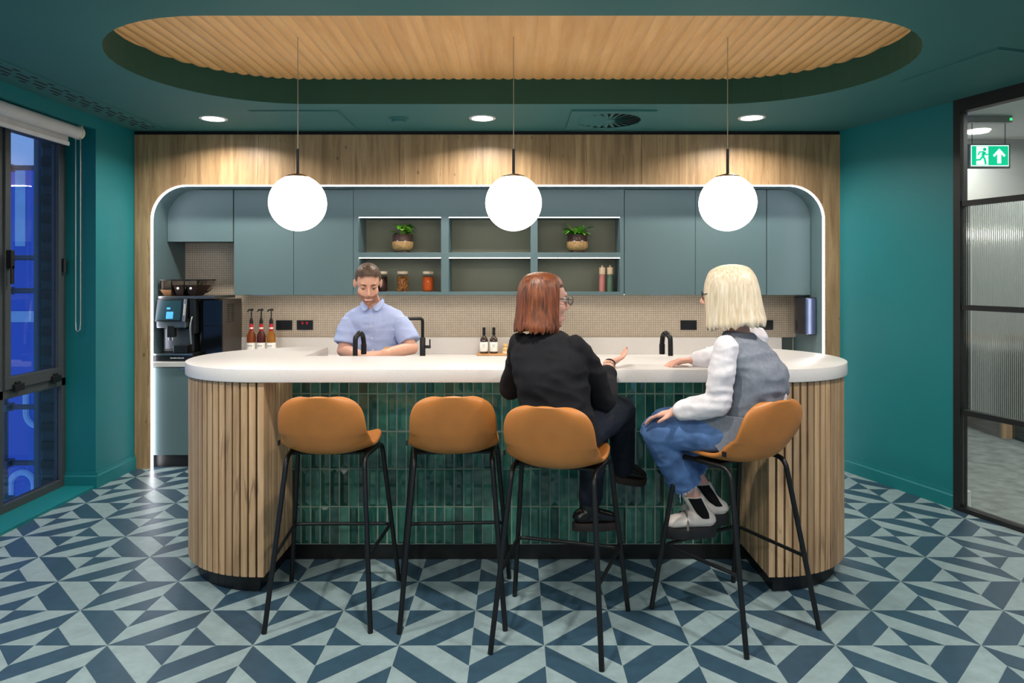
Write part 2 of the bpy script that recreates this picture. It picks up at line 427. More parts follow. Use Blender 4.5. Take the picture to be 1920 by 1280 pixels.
# walls
lw = MB().box(XL-.30, XL, 5.09, 6.4, 0, ZC).box(XL-.30, XL, -3.2, 5.09, 2.63, ZC).box(XL-.30, XL, -3.2, 1.2, 0, 2.63)
tag(obj('wall_left', lw, M['teal']), 'teal wall around the tall window', None, kind='structure')
tag(obj('wall_right', MB().prism([rw(0), rw(1.012), rw(1.012, .08), rw(-.02, .08), rw(-.02)], 0, ZC), M['teal']), 'teal wall beside the glazed partition', None, kind='structure')
tag(obj('wall_rear', MB().box(-3.6, 5, -3.3, -3.2, 0, ZC), M['teal']), 'teal wall at the other end of the room', None, kind='structure')
sb = MB().box(-2.96, 2.50, YB, YB+.06, 1.009, 1.42).box(-2.96, -2.36, YB, YB+.06, 1.42, 1.86)
wb = tag(obj('wall_back', MB().box(-3.4, 3.2, YB+.06, YB+.16, 0, ZC+.1), M['cabinet_in']), 'wall behind the kitchen niche', None, kind='structure')
obj('mosaic_splashback', sb, M['mosaic'], wb)
def skirting(mb, a, b, nrm, h=.12, t=.016):
    a, b, nrm = Vector(a), Vector(b), Vector(nrm)
    pr = [(0,0), (t,0), (t,h*.72), (t*.6,h*.8), (t*.55,h), (0,h)]
    V = [(p.x+nrm.x*u, p.y+nrm.y*u, z) for p in (a, b) for u, z in pr]; n = len(pr)
    mb.add(V, [tuple(range(n)), tuple(range(2*n-1, n-1, -1))]+[((i+1)%n, i, i+n, (i+1)%n+n) for i in range(n)]); return mb
bl = skirting(MB(), (XL, 5.09), (XL, YP), (1, 0)); skirting(bl, (XL-.22, 5.09), (XL+.016, 5.09), (0, -1))
tag(obj('baseboard_left', bl, M['teal']), 'teal skirting board by the window', None, kind='structure')
br_ = skirting(MB(), rw(0), rw(1.012), tuple(-RN), .115)
tag(obj('baseboard_right', br_, M['teal']), 'teal skirting board on the splayed wall', None, kind='structure')
tag(obj('trim_1', MB().box(XL-.26, XL, 1.2, 5.09, -.01, .022), M['teal'], bevel=.003), 'low teal window sill board', None, kind='structure')

# oak surround of the niche: separate laminate panels, rounded opening
OX0, OX1, OZ, OR = -2.944, 2.484, 2.285, .28
PX0, PX1, PZ = -3.077, 2.609, 2.692
sur = tag(obj('trim_2', MB().box(PX0, PX1, YP+.004, YP+.012, PZ, ZC), M['gap']), 'oak laminate surround of the kitchen niche', None, kind='structure')
s1, s2, s3 = -2.570, -.941, 1.010
arcL = arc((OX0+OR, OZ-OR), OR, 180, 90, 14); arcR = arc((OX1-OR, OZ-OR), OR, 90, 0, 14)
G_ = .0015
def panel(pts): obj('oak_panel', MB().prism_y(pts, YP, YP+.03), M['oak'], sur)
xa = s1-G_; la = [p for p in arcL if p[0] < xa]
panel([(PX0, .0), (OX0, .0)]+la+[(xa, OZ), (xa, PZ), (PX0, PZ)])
panel([(s1+G_, OZ), (s2-G_, OZ), (s2-G_, PZ), (s1+G_, PZ)])
panel([(s2+G_, OZ), (s3-G_, OZ), (s3-G_, PZ), (s2+G_, PZ)])
panel([(s3+G_, OZ)]+arcR+[(OX1, 0), (PX1, 0), (PX1, PZ), (s3+G_, PZ)])
# niche lining (sides, round corners, soffit)
ln = [(OX0, 0)]+arcL+arcR+[(OX1, 0)]
lo = [(x+(-.02 if x < -2 else .02 if x > 2 else 0), z+.02 if z > 1 else z) for x, z in ln]
nm = MB(); n = len(ln)
V = [(x, YP+.03, z) for x, z in ln]+[(x, YB+.06, z) for x, z in ln]+[(x, YP+.03, z) for x, z in lo]+[(x, YB+.06, z) for x, z in lo]
Fc = []
for k in range(n-1): Fc += [(k, k+n, k+1+n, k+1), (k+2*n, k+1+2*n, k+1+3*n, k+3*n), (k, k+1, k+1+2*n, k+2*n)]
nm.add(V, Fc); obj('niche_lining', nm, M['cabinet'], sur, smooth=True)
# LED line on the edge of the opening
lm = MB(); li = []
for x, z in ln: li.append((x, z))
def offs(pts, d):
    out = []
    for k, (x, z) in enumerate(pts):
        a = Vector(pts[max(k-1,0)]); b = Vector(pts[min(k+1,len(pts)-1)]); t = (b-a).normalized(); out.append((x+t.y*d, z-t.x*d))
    return out
i1 = offs(ln, .0); i2 = offs(ln, .008); n = len(ln)
V = [(x, YP-.002, z) for x, z in i1]+[(x, YP-.002, z) for x, z in i2]+[(x, YP+.02, z) for x, z in i1]+[(x, YP+.02, z) for x, z in i2]
Fc = []
for k in range(n-1): Fc += [(k, k+1, k+1+n, k+n), (k+n, k+1+n, k+1+3*n, k+3*n), (k+2*n, k+3*n, k+1+3*n, k+1+2*n), (k, k+2*n, k+1+2*n, k+1)]
lm.add(V, Fc)
tag(obj('led_strip', lm, M['led']), 'white light strip edging the rounded kitchen niche', 'light strip')

# window
win = tag(obj('window_1', MB().box(-3.36, -3.30, 1.2, 5.09, .02, .075).box(-3.36, -3.30, 1.2, 5.09, 2.58, 2.64).box(-3.36, -3.30, 5.045, 5.09, .07, 2.6)
      .box(-3.36, -3.30, 4.40, 4.47, .07, 2.6).box(-3.36, -3.30, 2.80, 2.87, .07, 2.6).box(-3.36, -3.30, 1.2, 1.26, .07, 2.6).box(-3.36, -3.30, 1.2, 5.09, .755, .815), M['grey_frame'], bevel=.003),
      'tall grey aluminium window beside the teal pier', None, kind='structure')
for y0, y1 in ((4.47, 5.045), (2.87, 4.40), (1.26, 2.80)):
    sm = MB().box(-3.345, -3.285, y0, y1, .815, .895).box(-3.345, -3.285, y0, y1, 2.50, 2.58).box(-3.345, -3.285, y0, y0+.05, .89, 2.51).box(-3.345, -3.285, y1-.05, y1, .89, 2.51)
    sash = obj('window_sash', sm, M['grey_frame'], win, bevel=.004)
    obj('window_pane', MB().box(-3.322, -3.314, y0+.05, y1-.05, .895, 2.50), M['glass'], sash)
    obj('window_pane', MB().box(-3.334, -3.326, y0, y1, .075, .755), M['glass'], win)
    for yy in (y0+.06, y1-.14): obj('window_catch', MB().box(-3.285, -3.262, yy, yy+.085, .80, .845).box(-3.285, -3.27, yy+.02, yy+.06, .845, .86), M['black_frame'], win, bevel=.003)
    obj('window_hinge', MB().lathe([(.013,0),(.013,.1)], (-3.272, y1-.012, 1.58), 12), M['black_frame'], sash, smooth=True)
    obj('window_handle', MB().box(-3.285, -3.25, y0+.005, y0+.035, 1.60, 1.72).box(-3.262, -3.25, y0+.008, y0+.032, 1.50, 1.62), M['black_frame'], sash, bevel=.003)

# glazed partition on the line of the right wall
part = tag(obj('door_1', MB().prism([rw(1.014, -.02), rw(1.064, -.02), rw(1.064, .05), rw(1.014, .05)], 0, ZC)
     .prism([rw(1.064, -.02), rw(4.3, -.02), rw(4.3, .05), rw(1.064, .05)], ZC-.085, ZC).prism([rw(1.064, -.02), rw(4.3, -.02), rw(4.3, .05), rw(1.064, .05)], 0, .03)
     .prism([rw(4.23, -.02), rw(4.3, -.02), rw(4.3, .05), rw(4.23, .05)], .03, ZC-.08), M['black_frame']), 'black framed partition of clear and reeded glass', None, kind='structure')
for z in (2.03, 1.345, .655): obj('glazing_bar', MB().prism([rw(1.064, -.012), rw(4.23, -.012), rw(4.23, .035), rw(1.064, .035)], z-.017, z+.017), M['black_frame'], part)
for z0, z1 in ((.03, .638), (2.047, ZC-.085)): obj('clear_pane', MB().prism([rw(1.064, .008), rw(4.23, .008), rw(4.23, .016), rw(1.064, .016)], z0, z1), M['glass'], part)
for z0, z1 in ((.672, 1.328), (1.362, 2.013)):
    pts = []; L0, L1, pit = 1.064, 4.23, .0125; nn = int((L1-L0)/pit)
    for k in range(nn):
        for q in range(4): pts.append(rw(L0+pit*(k+q/4), .006-.0035*math.sin(PI*q/4)))
    mbp = MB(); n = len(pts); bk = [rw(L0, .014), rw(L0+pit*(nn-.25), .014)]
    V = [(x, y, z) for z in (z0, z1) for x, y in pts]; Fc = [(k, k+1, k+1+n, k+n) for k in range(n-1)]
    V += [(*bk[0], z0), (*bk[1], z0), (*bk[0], z1), (*bk[1], z1)]
    Fc += [(2*n+1, 2*n, 2*n+2, 2*n+3), (2*n, 0, n, 2*n+2), (n-1, 2*n+1, 2*n+3, 2*n-1)]
    mbp.add(V, Fc); obj('reeded_pane', mbp, M['reeded'], part)
# ------------------------------------------------------------------ the bar
BX, BYC, BR = 1.264, 3.896, .536
ZT0, ZT1 = 1.036, 1.101
# worktop of the bar: a long round-ended slab with the back cut out between two wings
wing = 1.20; yb = 3.926
out = arc((BX, BYC), BR, -90, 83, 40); out.append((wing, BYC+BR)); out.append((wing, yb)); out.append((-wing, yb)); out.append((-wing, BYC+BR))
out += arc((-BX, BYC), BR, 97, 270, 40)
tag(obj('bar_worktop', MB().prism(out, ZT0, ZT1), M['quartz'], bevel=.004, smooth=True), 'white speckled stone bar top with rounded ends', 'worktop')
bar = thing('bar_counter', 'long bar base with oak slat ends and green tiled front', 'bar counter', (0, 3.9, 0))
def body_outline(r, xi, yf, yk):
    a = arc((BX, BYC), r, -90, 90, 32)
    return a
SO, SD = .52, .014                                   # slat outer radius, slat depth
core = []
rc = SO-SD
core = [(1.228+.012, BYC-rc)]+arc((BX, BYC), rc, -90, 90, 30)+[(1.21, BYC+rc), (1.21, 4.43-.03)]
TY = 3.825                                           # tile bed plane
pl = [(x, y) for x, y in arc((BX, BYC), rc, -90, 90, 30)]
endR = [(1.242, BYC-rc)]+pl+[(1.242, BYC+rc)]
endL = [(-x, y) for x, y in endR[::-1]]
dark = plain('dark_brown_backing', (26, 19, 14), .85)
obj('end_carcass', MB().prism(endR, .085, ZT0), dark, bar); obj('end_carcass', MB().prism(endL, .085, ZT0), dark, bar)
rp = .473
pR = [(1.262, BYC-rp)]+arc((BX, BYC), rp, -90, 90, 30)+[(1.262, BYC+rp)]
obj('plinth', MB().prism(pR, 0, .088), M['black_kick'], bar); obj('plinth', MB().prism([(-x, y) for x, y in pR[::-1]], 0, .088), M['black_kick'], bar)
obj('plinth', MB().box(-1.262, 1.262, 3.811, 4.36, 0, .08), M['black_kick'], bar)
obj('inner_carcass', MB().box(-1.242, 1.242, TY-.0087, TY+.10, .08, ZT0), M['grout'], bar)
obj('back_carcass', MB().box(-1.242, 1.242, TY+.10, 4.40, .08, .86), M['cabinet'], bar)
obj('lower_worktop', MB().box(-1.198, 1.198, TY+.10, 4.43, .86, .90), M['quartz'], bar)
# slats
SWD, PIT = .0312, .0412
def slat_mesh(h0, h1):
    return MB().box(-SWD/2, SWD/2, 0, SD+.004, h0, h1)
sme = mesh_from(slat_mesh(.088, ZT0-.001), 'slat', bevel=.0015); sme.materials.append(M['oak_slat'])
# box spans y 0..SD; slat face at y=0 points to -y (outward at angle -90)
na = int(PI*SO/PIT)
for sgn in (1, -1):
    for k in range(na+1):
        th = -PI/2+(k+.5)*PIT/SO
        if th > PI/2: break
        x, y = BX+SO*math.cos(th), BYC+SO*math.sin(th)
        if sgn > 0: inst('oak_slat', sme, bar, (x, y, 0), th+PI/2)
        else: inst('oak_slat', sme, bar, (-x, y, 0), -(th+PI/2))
    xi = 1.242-SD                                     # inner return, faces the middle
    for k in range(11):
        y = BYC-SO+.012+SWD/2+k*(PIT-.001)
        if y > TY-.012: break
        inst('oak_slat', sme, bar, (sgn*xi, y, 0), -PI/2 if sgn > 0 else PI/2)
    inst('oak_slat', sme, bar, (sgn*(1.228+SWD/2-.001), BYC-SO, 0), 0)
# green tiles on the front, three reliefs
TW, TH, TP = .0486, .2025, .0525
def tile_me(kind, h):
    mb = MB(); w_, b = TW/2, .006; z0, z1 = 0, h
    mb.box(-w_, w_, -.004, .004, z0, z1)
    if kind == 1:      # hipped ridge
        e = min(.028, h*.35); V = [(-w_,-.004,z0),(w_,-.004,z0),(w_,-.004,z1),(-w_,-.004,z1),(0,-.013,z0+e),(0,-.013,z1-e)]
        mb.add(V, [(0,1,4),(1,2,5,4),(2,3,5),(3,0,4,5)])
    elif kind == 2:    # flat raised field with sloped rim
        e = .013; V = [(-w_,-.004,z0),(w_,-.004,z0),(w_,-.004,z1),(-w_,-.004,z1),(-w_+e,-.011,z0+e),(w_-e,-.011,z0+e),(w_-e,-.011,z1-e),(-w_+e,-.011,z1-e)]
        mb.add(V, [(0,1,5,4),(1,2,6,5),(2,3,7,6),(3,0,4,7),(4,5,6,7)])
    else:              # shallow pillow
        e = .004; V = [(-w_,-.004,z0),(w_,-.004,z0),(w_,-.004,z1),(-w_,-.004,z1),(-w_+e,-.007,z0+e),(w_-e,-.007,z0+e),(w_-e,-.007,z1-e),(-w_+e,-.007,z1-e)]
        mb.add(V, [(0,1,5,4),(1,2,6,5),(2,3,7,6),(3,0,4,7),(4,5,6,7)])
    me = mesh_from(mb, 'green_tile'); me.materials.append(M['green_tile']); return me
tmes = {(k, r): tile_me(k, TH if r < 4 else .128) for k in range(3) for r in (0, 4)}
rt = random.Random(3)
for r in range(5):
    z = .082+r*.2065
    for c in range(47):
        x = (c-23)*TP
        inst('green_tile', tmes[(rt.choice((0,1,1,2)), 4 if r == 4 else 0)], bar, (x, TY-.004, z))

# light strip under the bar top, washing the tiles
tag(obj('under_bar_light', MB().box(-1.2, 1.2, 3.60, 3.615, ZT0-.007, ZT0-.001), emit('under_bar_glow', (235, 246, 240), 7.5)), 'thin light strip under the bar top washing the green tiles', 'light strip')
# taps on the bar
def swan_tap(name, x, y, dx, label):
    t = thing(name, label, 'tap', (x, y, .90))
    p = smooth_path([(x, y, .90), (x, y, 1.16), (x+dx*.006, y+.016, 1.198), (x+dx*.017, y+.042, 1.214), (x+dx*.028, y+.068, 1.196), (x+dx*.032, y+.08, 1.15), (x+dx*.032, y+.08, 1.11)], 6)
    obj('spout', MB().tube(p, .0145, 14), M['steel_black'], t, smooth=True)
    obj('tap_base', MB().lathe([(.026,0),(.026,.012),(.02,.016)], (x, y, .90), 20), M['steel_black'], t, smooth=True)
    obj('outlet', MB().lathe([(.017,0),(.0175,.06)], (x+dx*.032, y+.08, 1.085), 16), M['steel_black'], t, smooth=True)
swan_tap('swan_neck_tap', -.945, 4.08, 1, 'black swan-neck tap in front of the person in blue shirt')
swan_tap('swan_neck_tap', .905, 4.08, -1, 'black swan-neck tap beside the hand of the person in grey vest')

# ------------------------------------------------------------------ kitchen niche
YU = 5.857
wt = MB().box(OX0+.010, OX1-.010, YP+.002, YB, .82, .86)
tag(obj('kitchen_worktop', wt, M['quartz'], bevel=.003), 'white stone worktop along the kitchen niche', 'worktop')
tag(obj('stone_upstand', MB().box(OX0+.002, OX1-.13, YB-.02, YB, .86, 1.009), M['quartz'], bevel=.002), 'pale stone upstand below the mosaic splashback', 'upstand')
bw = (OX1-OX0-.008)/9
for k in range(9):
    x0 = OX0+.004+k*bw; x1 = x0+bw
    b = thing('base_cabinet', 'grey-green base cabinet under the coffee machine' if k == 0 else 'grey-green base cabinet in the run behind the bar', 'cabinet', ((x0+x1)/2, 5.9, 0), group=None if k == 0 else 'base cabinets behind the bar')
    obj('carcass', MB().box(x0+.001, x1-.001, YP+.045, YB-.03, .10, .82), M['cabinet_in'], b)
    obj('plinth', MB().box(x0, x1, YP+.07, YP+.09, 0, .10), M['black_kick'], b)
    d = obj('door', MB().box(x0+.002, x1-.002, YP+.022, YP+.044, .105, .812), M['cabinet'], b, bevel=.002)
    obj('handle', MB().box((x0+x1)/2-.07, (x0+x1)/2+.07, YP+.012, YP+.022, .796, .814), M['chrome'], d)
def upper(x0, x1, z0, nd_, label, handles=True):
    t = thing('upper_cabinet', label, 'cabinet', ((x0+x1)/2, YU+.1, z0))
    obj('carcass', MB().box(x0, x1, YU+.022, YB-.002, z0, 2.283), M['cabinet_in'], t)
    for k in range(nd_):
        a = x0+(x1-x0)*k/nd_; b = x0+(x1-x0)*(k+1)/nd_
        d = obj('door', MB().box(a+.0015, b-.0015, YU, YU+.02, z0-.004, 2.279), M['cabinet'], t, bevel=.0015)
        if handles: obj('handle', MB().box((a+b)/2-.09, (a+b)/2+.09, YU-.012, YU+.002, z0-.008, z0-.002), M['chrome'], d)
upper(OX0+.003, -2.387, 1.847, 1, 'short grey-green wall cabinet above the coffee machine', False)
upper(-2.380, -1.373, 1.397, 2, 'two-door grey-green wall cabinet between coffee recess and open shelves')
upper(.912, 2.108, 1.397, 2, 'wide two-door grey-green wall cabinet right beside the open shelves')
upper(2.112, OX1-.003, 1.397, 1, 'narrow grey-green wall cabinet above the hand towel dispenser', False)
su = thing('shelf_unit', 'grey-green open shelf unit with six lit compartments', 'shelf unit', (-.23, 6.0, 1.397))
X = [-1.371, -1.331, -.634, -.571, .121, .180, .876, .908]; Zs = [1.397, 1.420, 1.707, 1.752, 2.049, 2.283]
obj('back_panel', MB().box(X[0], X[-1], YB-.02, YB-.003, Zs[0], Zs[-1]), plain('warm_grey_green_back', (128,130,114), .6, var=.03, scale=3), su)
obj('top_panel', MB().box(X[0], X[-1], YU, YB-.02, Zs[4], Zs[5]), M['cabinet'], su, bevel=.001)
obj('shelf', MB().box(X[0], X[-1], YU, YB-.02, Zs[2], Zs[3]), M['cabinet'], su, bevel=.001)
obj('bottom_panel', MB().box(X[0], X[-1], YU, YU+.02, Zs[0]-.004, Zs[1]).box(X[0], X[-1], YU+.02, YB-.02, Zs[0], Zs[1]), M['cabinet'], su, bevel=.001)
for a, b in ((0,1),(2,3),(4,5),(6,7)):
    for z0, z1 in ((Zs[1], Zs[2]), (Zs[3], Zs[4])): obj('upright', MB().box(X[a], X[b], YU+.0005, YB-.02, z0, z1), M['cabinet'], su)
for a in (1, 3, 5):
    for z in (Zs[2], Zs[4]): obj('shelf_light', MB().box(X[a]+.003, X[a+1]-.003, YU+.006, YU+.022, z-.003, z-.0003), M['shelf_led'], su)
# undershelf strip light above worktop
usl = MB().box(-2.33, 2.06, 5.90, 5.925, 1.3945, 1.3968)
tag(obj('under_cabinet_light', usl, emit('under_cabinet_glow', (255, 240, 220), 14.0)), 'strip light under the wall cabinets washing the splashback', 'light strip')

# sockets
def socket(x, z, label, red=False, group='black wall sockets'):
    t = thing('wall_socket', label, 'socket', (x, YB, z), group=group)
    obj('plate', MB().box(x-.072, x+.072, YB-.010, YB-.001, z-.043, z+.043), plain('black_socket_plate', (24,25,26), .35), t, bevel=.003)
    for s_ in (-1, 1):
        obj('rocker', MB().box(x+s_*.02-.008, x+s_*.02+.008, YB-.013, YB-.009, z+.008, z+.03), M['red_switch'] if red else M['black_frame'], t, bevel=.001)
        for dx_, dz_ in ((0, .0), (-.011, -.016), (.011, -.016)): obj('pin_slot', MB().box(x+s_*.042+dx_-.003, x+s_*.042+dx_+.003, YB-.0112, YB-.0098, z+dz_-.004, z+dz_+.004), M['gap'], t)
M['red_switch'] = plain('red_switch', (190, 24, 30), .35)
socket(-2.062, 1.117, 'black double socket right of the syrup bottles')
socket(-1.878, 1.117, 'black socket with red switches beside the plain double socket', True)
socket(1.532, 1.117, 'black double socket between swan-neck tap and the person in grey vest')
socket(2.21, 1.117, 'black double socket on the mosaic next to the towel dispenser')

# hand towel dispenser on the niche side
dp = thing('towel_dispenser', 'black hand towel dispenser on the niche side panel', 'dispenser', (2.43, 5.87, 1.06))
obj('back_box', MB().box(2.395, OX1-.001, 5.75, 6.00, 1.065, 1.375), M['black_frame'], dp, bevel=.006)
cv = [(2.395, 5.76), (2.395, 5.99)]+[(2.395-.03*math.sin(PI*k/8), 5.99-.23*k/8) for k in range(1, 8)]
obj('front_cover', MB().prism(cv[::-1], 1.068, 1.372), plain('black_gloss_plastic', (30,33,40), .2), dp, smooth=True)
fc = MB().prism([(2.39, 5.742), (2.478, 5.742), (2.478, 5.752), (2.39, 5.752)], 1.07, 1.37)
obj('side_cover', fc, plain('black_gloss_blue_sheen', (74,86,112), .18, metal=.4), dp, bevel=.004)  # black case; its bluish sheen is painted into this side's base colour

# coffee machine
cm = thing('coffee_machine', 'black bean-to-cup coffee machine with touch screen and hoppers', 'coffee machine', (-2.78, 5.85, .86))
cx0, cx1, cy0, cy1 = -2.925, -2.665, 5.64, 6.10
blk = plain('black_machine_plastic', (26,28,30), .3); dg = plain('charcoal_machine_panel', (58,62,66), .35, metal=.3)
obj('drip_tray', MB().box(cx0-.008, cx1+.045, cy0-.015, cy1, .86, .925), blk, cm, bevel=.006)
obj('tray_edge', MB().box(cx0-.008, cx1+.045, cy0-.018, cy0-.013, .912, .924), M['chrome'], cm)
obj('rear_body', MB().box(cx0+.01, cx1, cy0+.10, cy1, .925, 1.34), dg, cm, bevel=.008)
obj('splash_panel', MB().box(cx0+.03, cx1-.03, cy0+.085, cy0+.105, .95, 1.12), plain('grey_splash_panel', (84,90,96), .3, metal=.5), cm, bevel=.003)
obj('cup_shelf', MB().box(cx0+.13, cx1-.02, cy0+.02, cy0+.10, .925, .985), blk, cm, bevel=.004)
hd = obj('dispensing_head', MB().box(cx0, cx1-.02, cy0, cy0+.14, 1.13, 1.20), plain('silver_grey_plastic', (116,122,128), .3, metal=.6), cm, bevel=.01)
obj('spout', MB().box(cx0+.09, cx0+.15, cy0-.012, cy0+.05, 1.055, 1.15), blk, hd, bevel=.008)
obj('spout_nozzle', MB().lathe([(.009,0),(.011,.03)], (cx0+.105, cy0+.015, 1.03), 12), M['chrome'], hd, smooth=True)
obj('spout_nozzle', MB().lathe([(.009,0),(.011,.03)], (cx0+.135, cy0+.015, 1.03), 12), M['chrome'], hd, smooth=True)
sc_ = obj('screen_housing', MB().obox((-2.805, cy0+.03, 1.275), (.125,0,0), (0,.022,.0), (0,.018,.092)), blk, cm, bevel=.004)
obj('touch_screen', MB().obox((-2.825, cy0+.0065, 1.275), (.098,0,0), (0,.0015,0), (0,.0155,.079)), emit('screen_glow', (14, 46, 54), .8), sc_)
obj('screen_icon', MB().obox((-2.812, cy0-.0025, 1.235), (.028,0,0), (0,.0012,0), (0,.0055,.028)).obox((-2.826, cy0+.0075, 1.290), (.014,0,0), (0,.0012,0), (0,.0016,.008)), emit('screen_icon_glow', (70, 150, 215), 1.0), sc_)
mk_ = MB()
for q_ in range(11): mk_.obox((-2.693, cy0-.0045+.0035*(q_-5)*.0, 1.235+q_*.0085), (.0045,0,0), (0,.0015,0), (0,0,.0028 if q_ % 3 else .0015))
mk_.v = [(x_, y_+(z_-1.275)*.196, z_) for x_, y_, z_ in mk_.v]
obj('brand_marks', mk_, plain('white_marks', (232,232,232), .5), cm)
bm_ = MB()
for q_ in range(13): bm_.box(-2.80+q_*.0085, -2.794+q_*.0085, cy0-.0165, cy0-.0145, .886, .892+(.002 if q_ % 4 == 0 else 0))
obj('tray_marks', bm_, plain('white_tray_marks', (225,225,225), .5), cm)
obj('silver_column', MB().obox((-2.693, cy0+.012, 1.275), (.011,0,0), (0,.014,0), (0,.018,.092)), M['chrome'], cm, bevel=.003)
obj('side_lever_box', MB().box(cx1-.005, cx1+.045, cy0+.03, cy0+.105, 1.08, 1.36), blk, cm, bevel=.008)
obj('steam_wand', MB().tube(smooth_path([(cx1+.02, cy0+.03, 1.22), (cx1+.02, cy0, 1.15), (cx1+.025, cy0+.005, 1.0)]), .007), M['chrome'], cm, smooth=True)
obj('top_plate', MB().box(cx0, cx1+.20, cy0+.03, cy1, 1.367, 1.39), plain('steel_grey_lid', (112,114,116), .3, metal=.8), cm, bevel=.004)
beans = plain('coffee_beans', (52,30,20), .45, var=.5, scale=90, bmp=.8, bscale=150)
for k, bx_ in enumerate((-2.875, -2.77, -2.665)):
    h_ = MB(); a, t_ = .043, .047
    Vh = [(bx_-a*.7, 5.72, 1.39), (bx_+a*.7, 5.72, 1.39), (bx_+a*.7, 5.84, 1.39), (bx_-a*.7, 5.84, 1.39), (bx_-t_, 5.69, 1.43), (bx_+t_, 5.69, 1.43), (bx_+t_, 5.97, 1.43), (bx_-t_, 5.97, 1.43), (bx_-t_, 5.69, 1.515), (bx_+t_, 5.69, 1.515), (bx_+t_, 6.05, 1.515), (bx_-t_, 6.05, 1.515)]
    h_.add(Vh, [(3,2,1,0), (0,1,5,4), (1,2,6,5), (2,3,7,6), (3,0,4,7), (4,5,9,8), (5,6,10,9), (6,7,11,10), (7,4,8,11), (8,9,10,11)])
    hp = obj('bean_hopper', h_, M['smoke'], cm, bevel=.004)
    fb = MB(); q = .9; zt = 1.44 if k == 0 else 1.475
    Vb = [(bx_-a*.6, 5.725, 1.394), (bx_+a*.6, 5.725, 1.394), (bx_+a*.6, 5.835, 1.394), (bx_-a*.6, 5.835, 1.394), (bx_-t_*q, 5.70, zt), (bx_+t_*q, 5.70, zt), (bx_+t_*q, 5.97, zt), (bx_-t_*q, 5.97, zt)]
    fb.add(Vb, [(3,2,1,0), (4,5,6,7), (0,1,5,4), (1,2,6,5), (2,3,7,6), (3,0,4,7)])
    obj('beans', fb, beans if k else plain('pale_powder', (196,150,108), .7), hp)
    obj('hopper_lid', MB().box(bx_-.051, bx_+.051, 5.685, 6.055, 1.515, 1.526), blk, hp, bevel=.002)
    if k: obj('hopper_badge', MB().ell((bx_, 5.688, 1.452), (.011, .003, .011)), plain('white_badge', (235,235,235), .4), hp, smooth=True)
mf = thing('milk_fridge', 'black glass fronted milk fridge with steel vented side', 'fridge', (-2.52, 5.95, .86))
obj('cabinet', MB().box(-2.615, -2.431, 5.765, 6.15, .862, 1.356), plain('dark_brushed_steel', (104,100,98), .35, metal=.8), mf, bevel=.003)
obj('glass_door', MB().box(-2.615, -2.433, 5.748, 5.765, .866, 1.14), plain('black_glass', (6,8,10), .08), mf, bevel=.002)
obj('control_panel', MB().box(-2.615, -2.433, 5.748, 5.765, 1.146, 1.354), plain('black_glass_panel', (8,12,15), .1), mf, bevel=.002)
for c in range(2):
    for r in range(9): obj('vent_slot', MB().box(-2.4315, -2.429, 5.84+c*.085, 5.90+c*.085, 1.165+r*.018, 1.172+r*.018), M['gap'], mf)

# syrup bottles
def lathe_obj(name, prof, c, mat, parent, n=24): return obj(name, MB().lathe(prof, c, n), mat, parent, smooth=True)
M['bottle_glass'] = glass('clear_bottle_glass', (235,238,232), .02, 1.3)
red = plain('red_foil', (190, 30, 44), .35); white = plain('white_label', (236, 232, 224), .6, var=.04, scale=40)
def text_obj(name, body, size, loc, rot, mat, parent, depth=.0004, align='CENTER'):
    cu = bpy.data.curves.new(name, 'FONT'); cu.body = body; cu.size = size; cu.extrude = depth; cu.align_x = align; cu.align_y = 'CENTER'
    tmp = bpy.data.objects.new('tmp_text', cu); COL.objects.link(tmp)
    dg_ = bpy.context.evaluated_depsgraph_get(); me = bpy.data.meshes.new_from_object(tmp.evaluated_get(dg_))
    bpy.data.objects.remove(tmp)
    Mx = Matrix.Translation(loc) @ rot.to_4x4(); me.transform(Mx); me.materials.clear()
    o = obj(name, None, mat, parent, me=me); return o
RX90 = Matrix.Rotation(PI/2, 3, 'X')
for x, liq, lab in ((-2.283, (176, 84, 22), 'amber'), (-2.198, (104, 30, 18), 'dark red-brown'), (-2.112, (206, 130, 34), 'golden')):
    y = 5.99; z = .86
    t = thing('syrup_bottle', 'syrup bottle of %s syrup with black pump and white label' % lab, 'bottle', (x, y, z), group='syrup bottles by the milk fridge')
    lathe_obj('bottle', [(.034,0),(.038,.006),(.038,.165),(.034,.19),(.02,.215),(.0145,.235),(.0145,.285)], (x, y, z), M['bottle_glass'], t)
    lathe_obj('syrup', [(.033,.004),(.0365,.008),(.0365,.163),(.033,.188),(.019,.212),(.0135,.225)], (x, y, z), plain('syrup_'+lab.split()[0], liq, .12, coat=1), t)
    lathe_obj('label', [(.0385,.02),(.0388,.021),(.0388,.12),(.0385,.121)], (x, y, z), white, t)
    lp = MB()
    for q_ in range(7): lp.box(x-.020+q_*.0058, x-.0165+q_*.0058, y-.0396, y-.0375, z+.092, z+.098+(.003 if q_ % 3 == 0 else 0))
    obj('label_print', lp, plain('blue_print', (70, 88, 140), .6), t)
    obj('label_picture', MB().ell((x-.004, y-.0372, z+.045), (.018, .003, .014)), plain('label_picture_'+lab.split()[0], (150, 104, 66), .6, var=.4, scale=60), t, smooth=True)
    lathe_obj('neck_foil', [(.0165,.222),(.0165,.275),(.0155,.28)], (x, y, z), red, t)
    lathe_obj('neck_band', [(.017,.238),(.017,.252)], (x, y, z), white, t)
    pu = lathe_obj('pump', [(.0155,.283),(.016,.305),(.010,.325),(.0055,.335),(.0055,.395)], (x, y, z), M['black_frame'], t)
    obj('pump_spout', MB().tube(smooth_path([(x+.016, y, z+.402), (x, y, z+.404), (x-.02, y-.006, z+.40), (x-.03, y-.01, z+.386)]), [.010]*7+[.008]*6+[.006]*6, 10), M['black_frame'], pu, smooth=True)

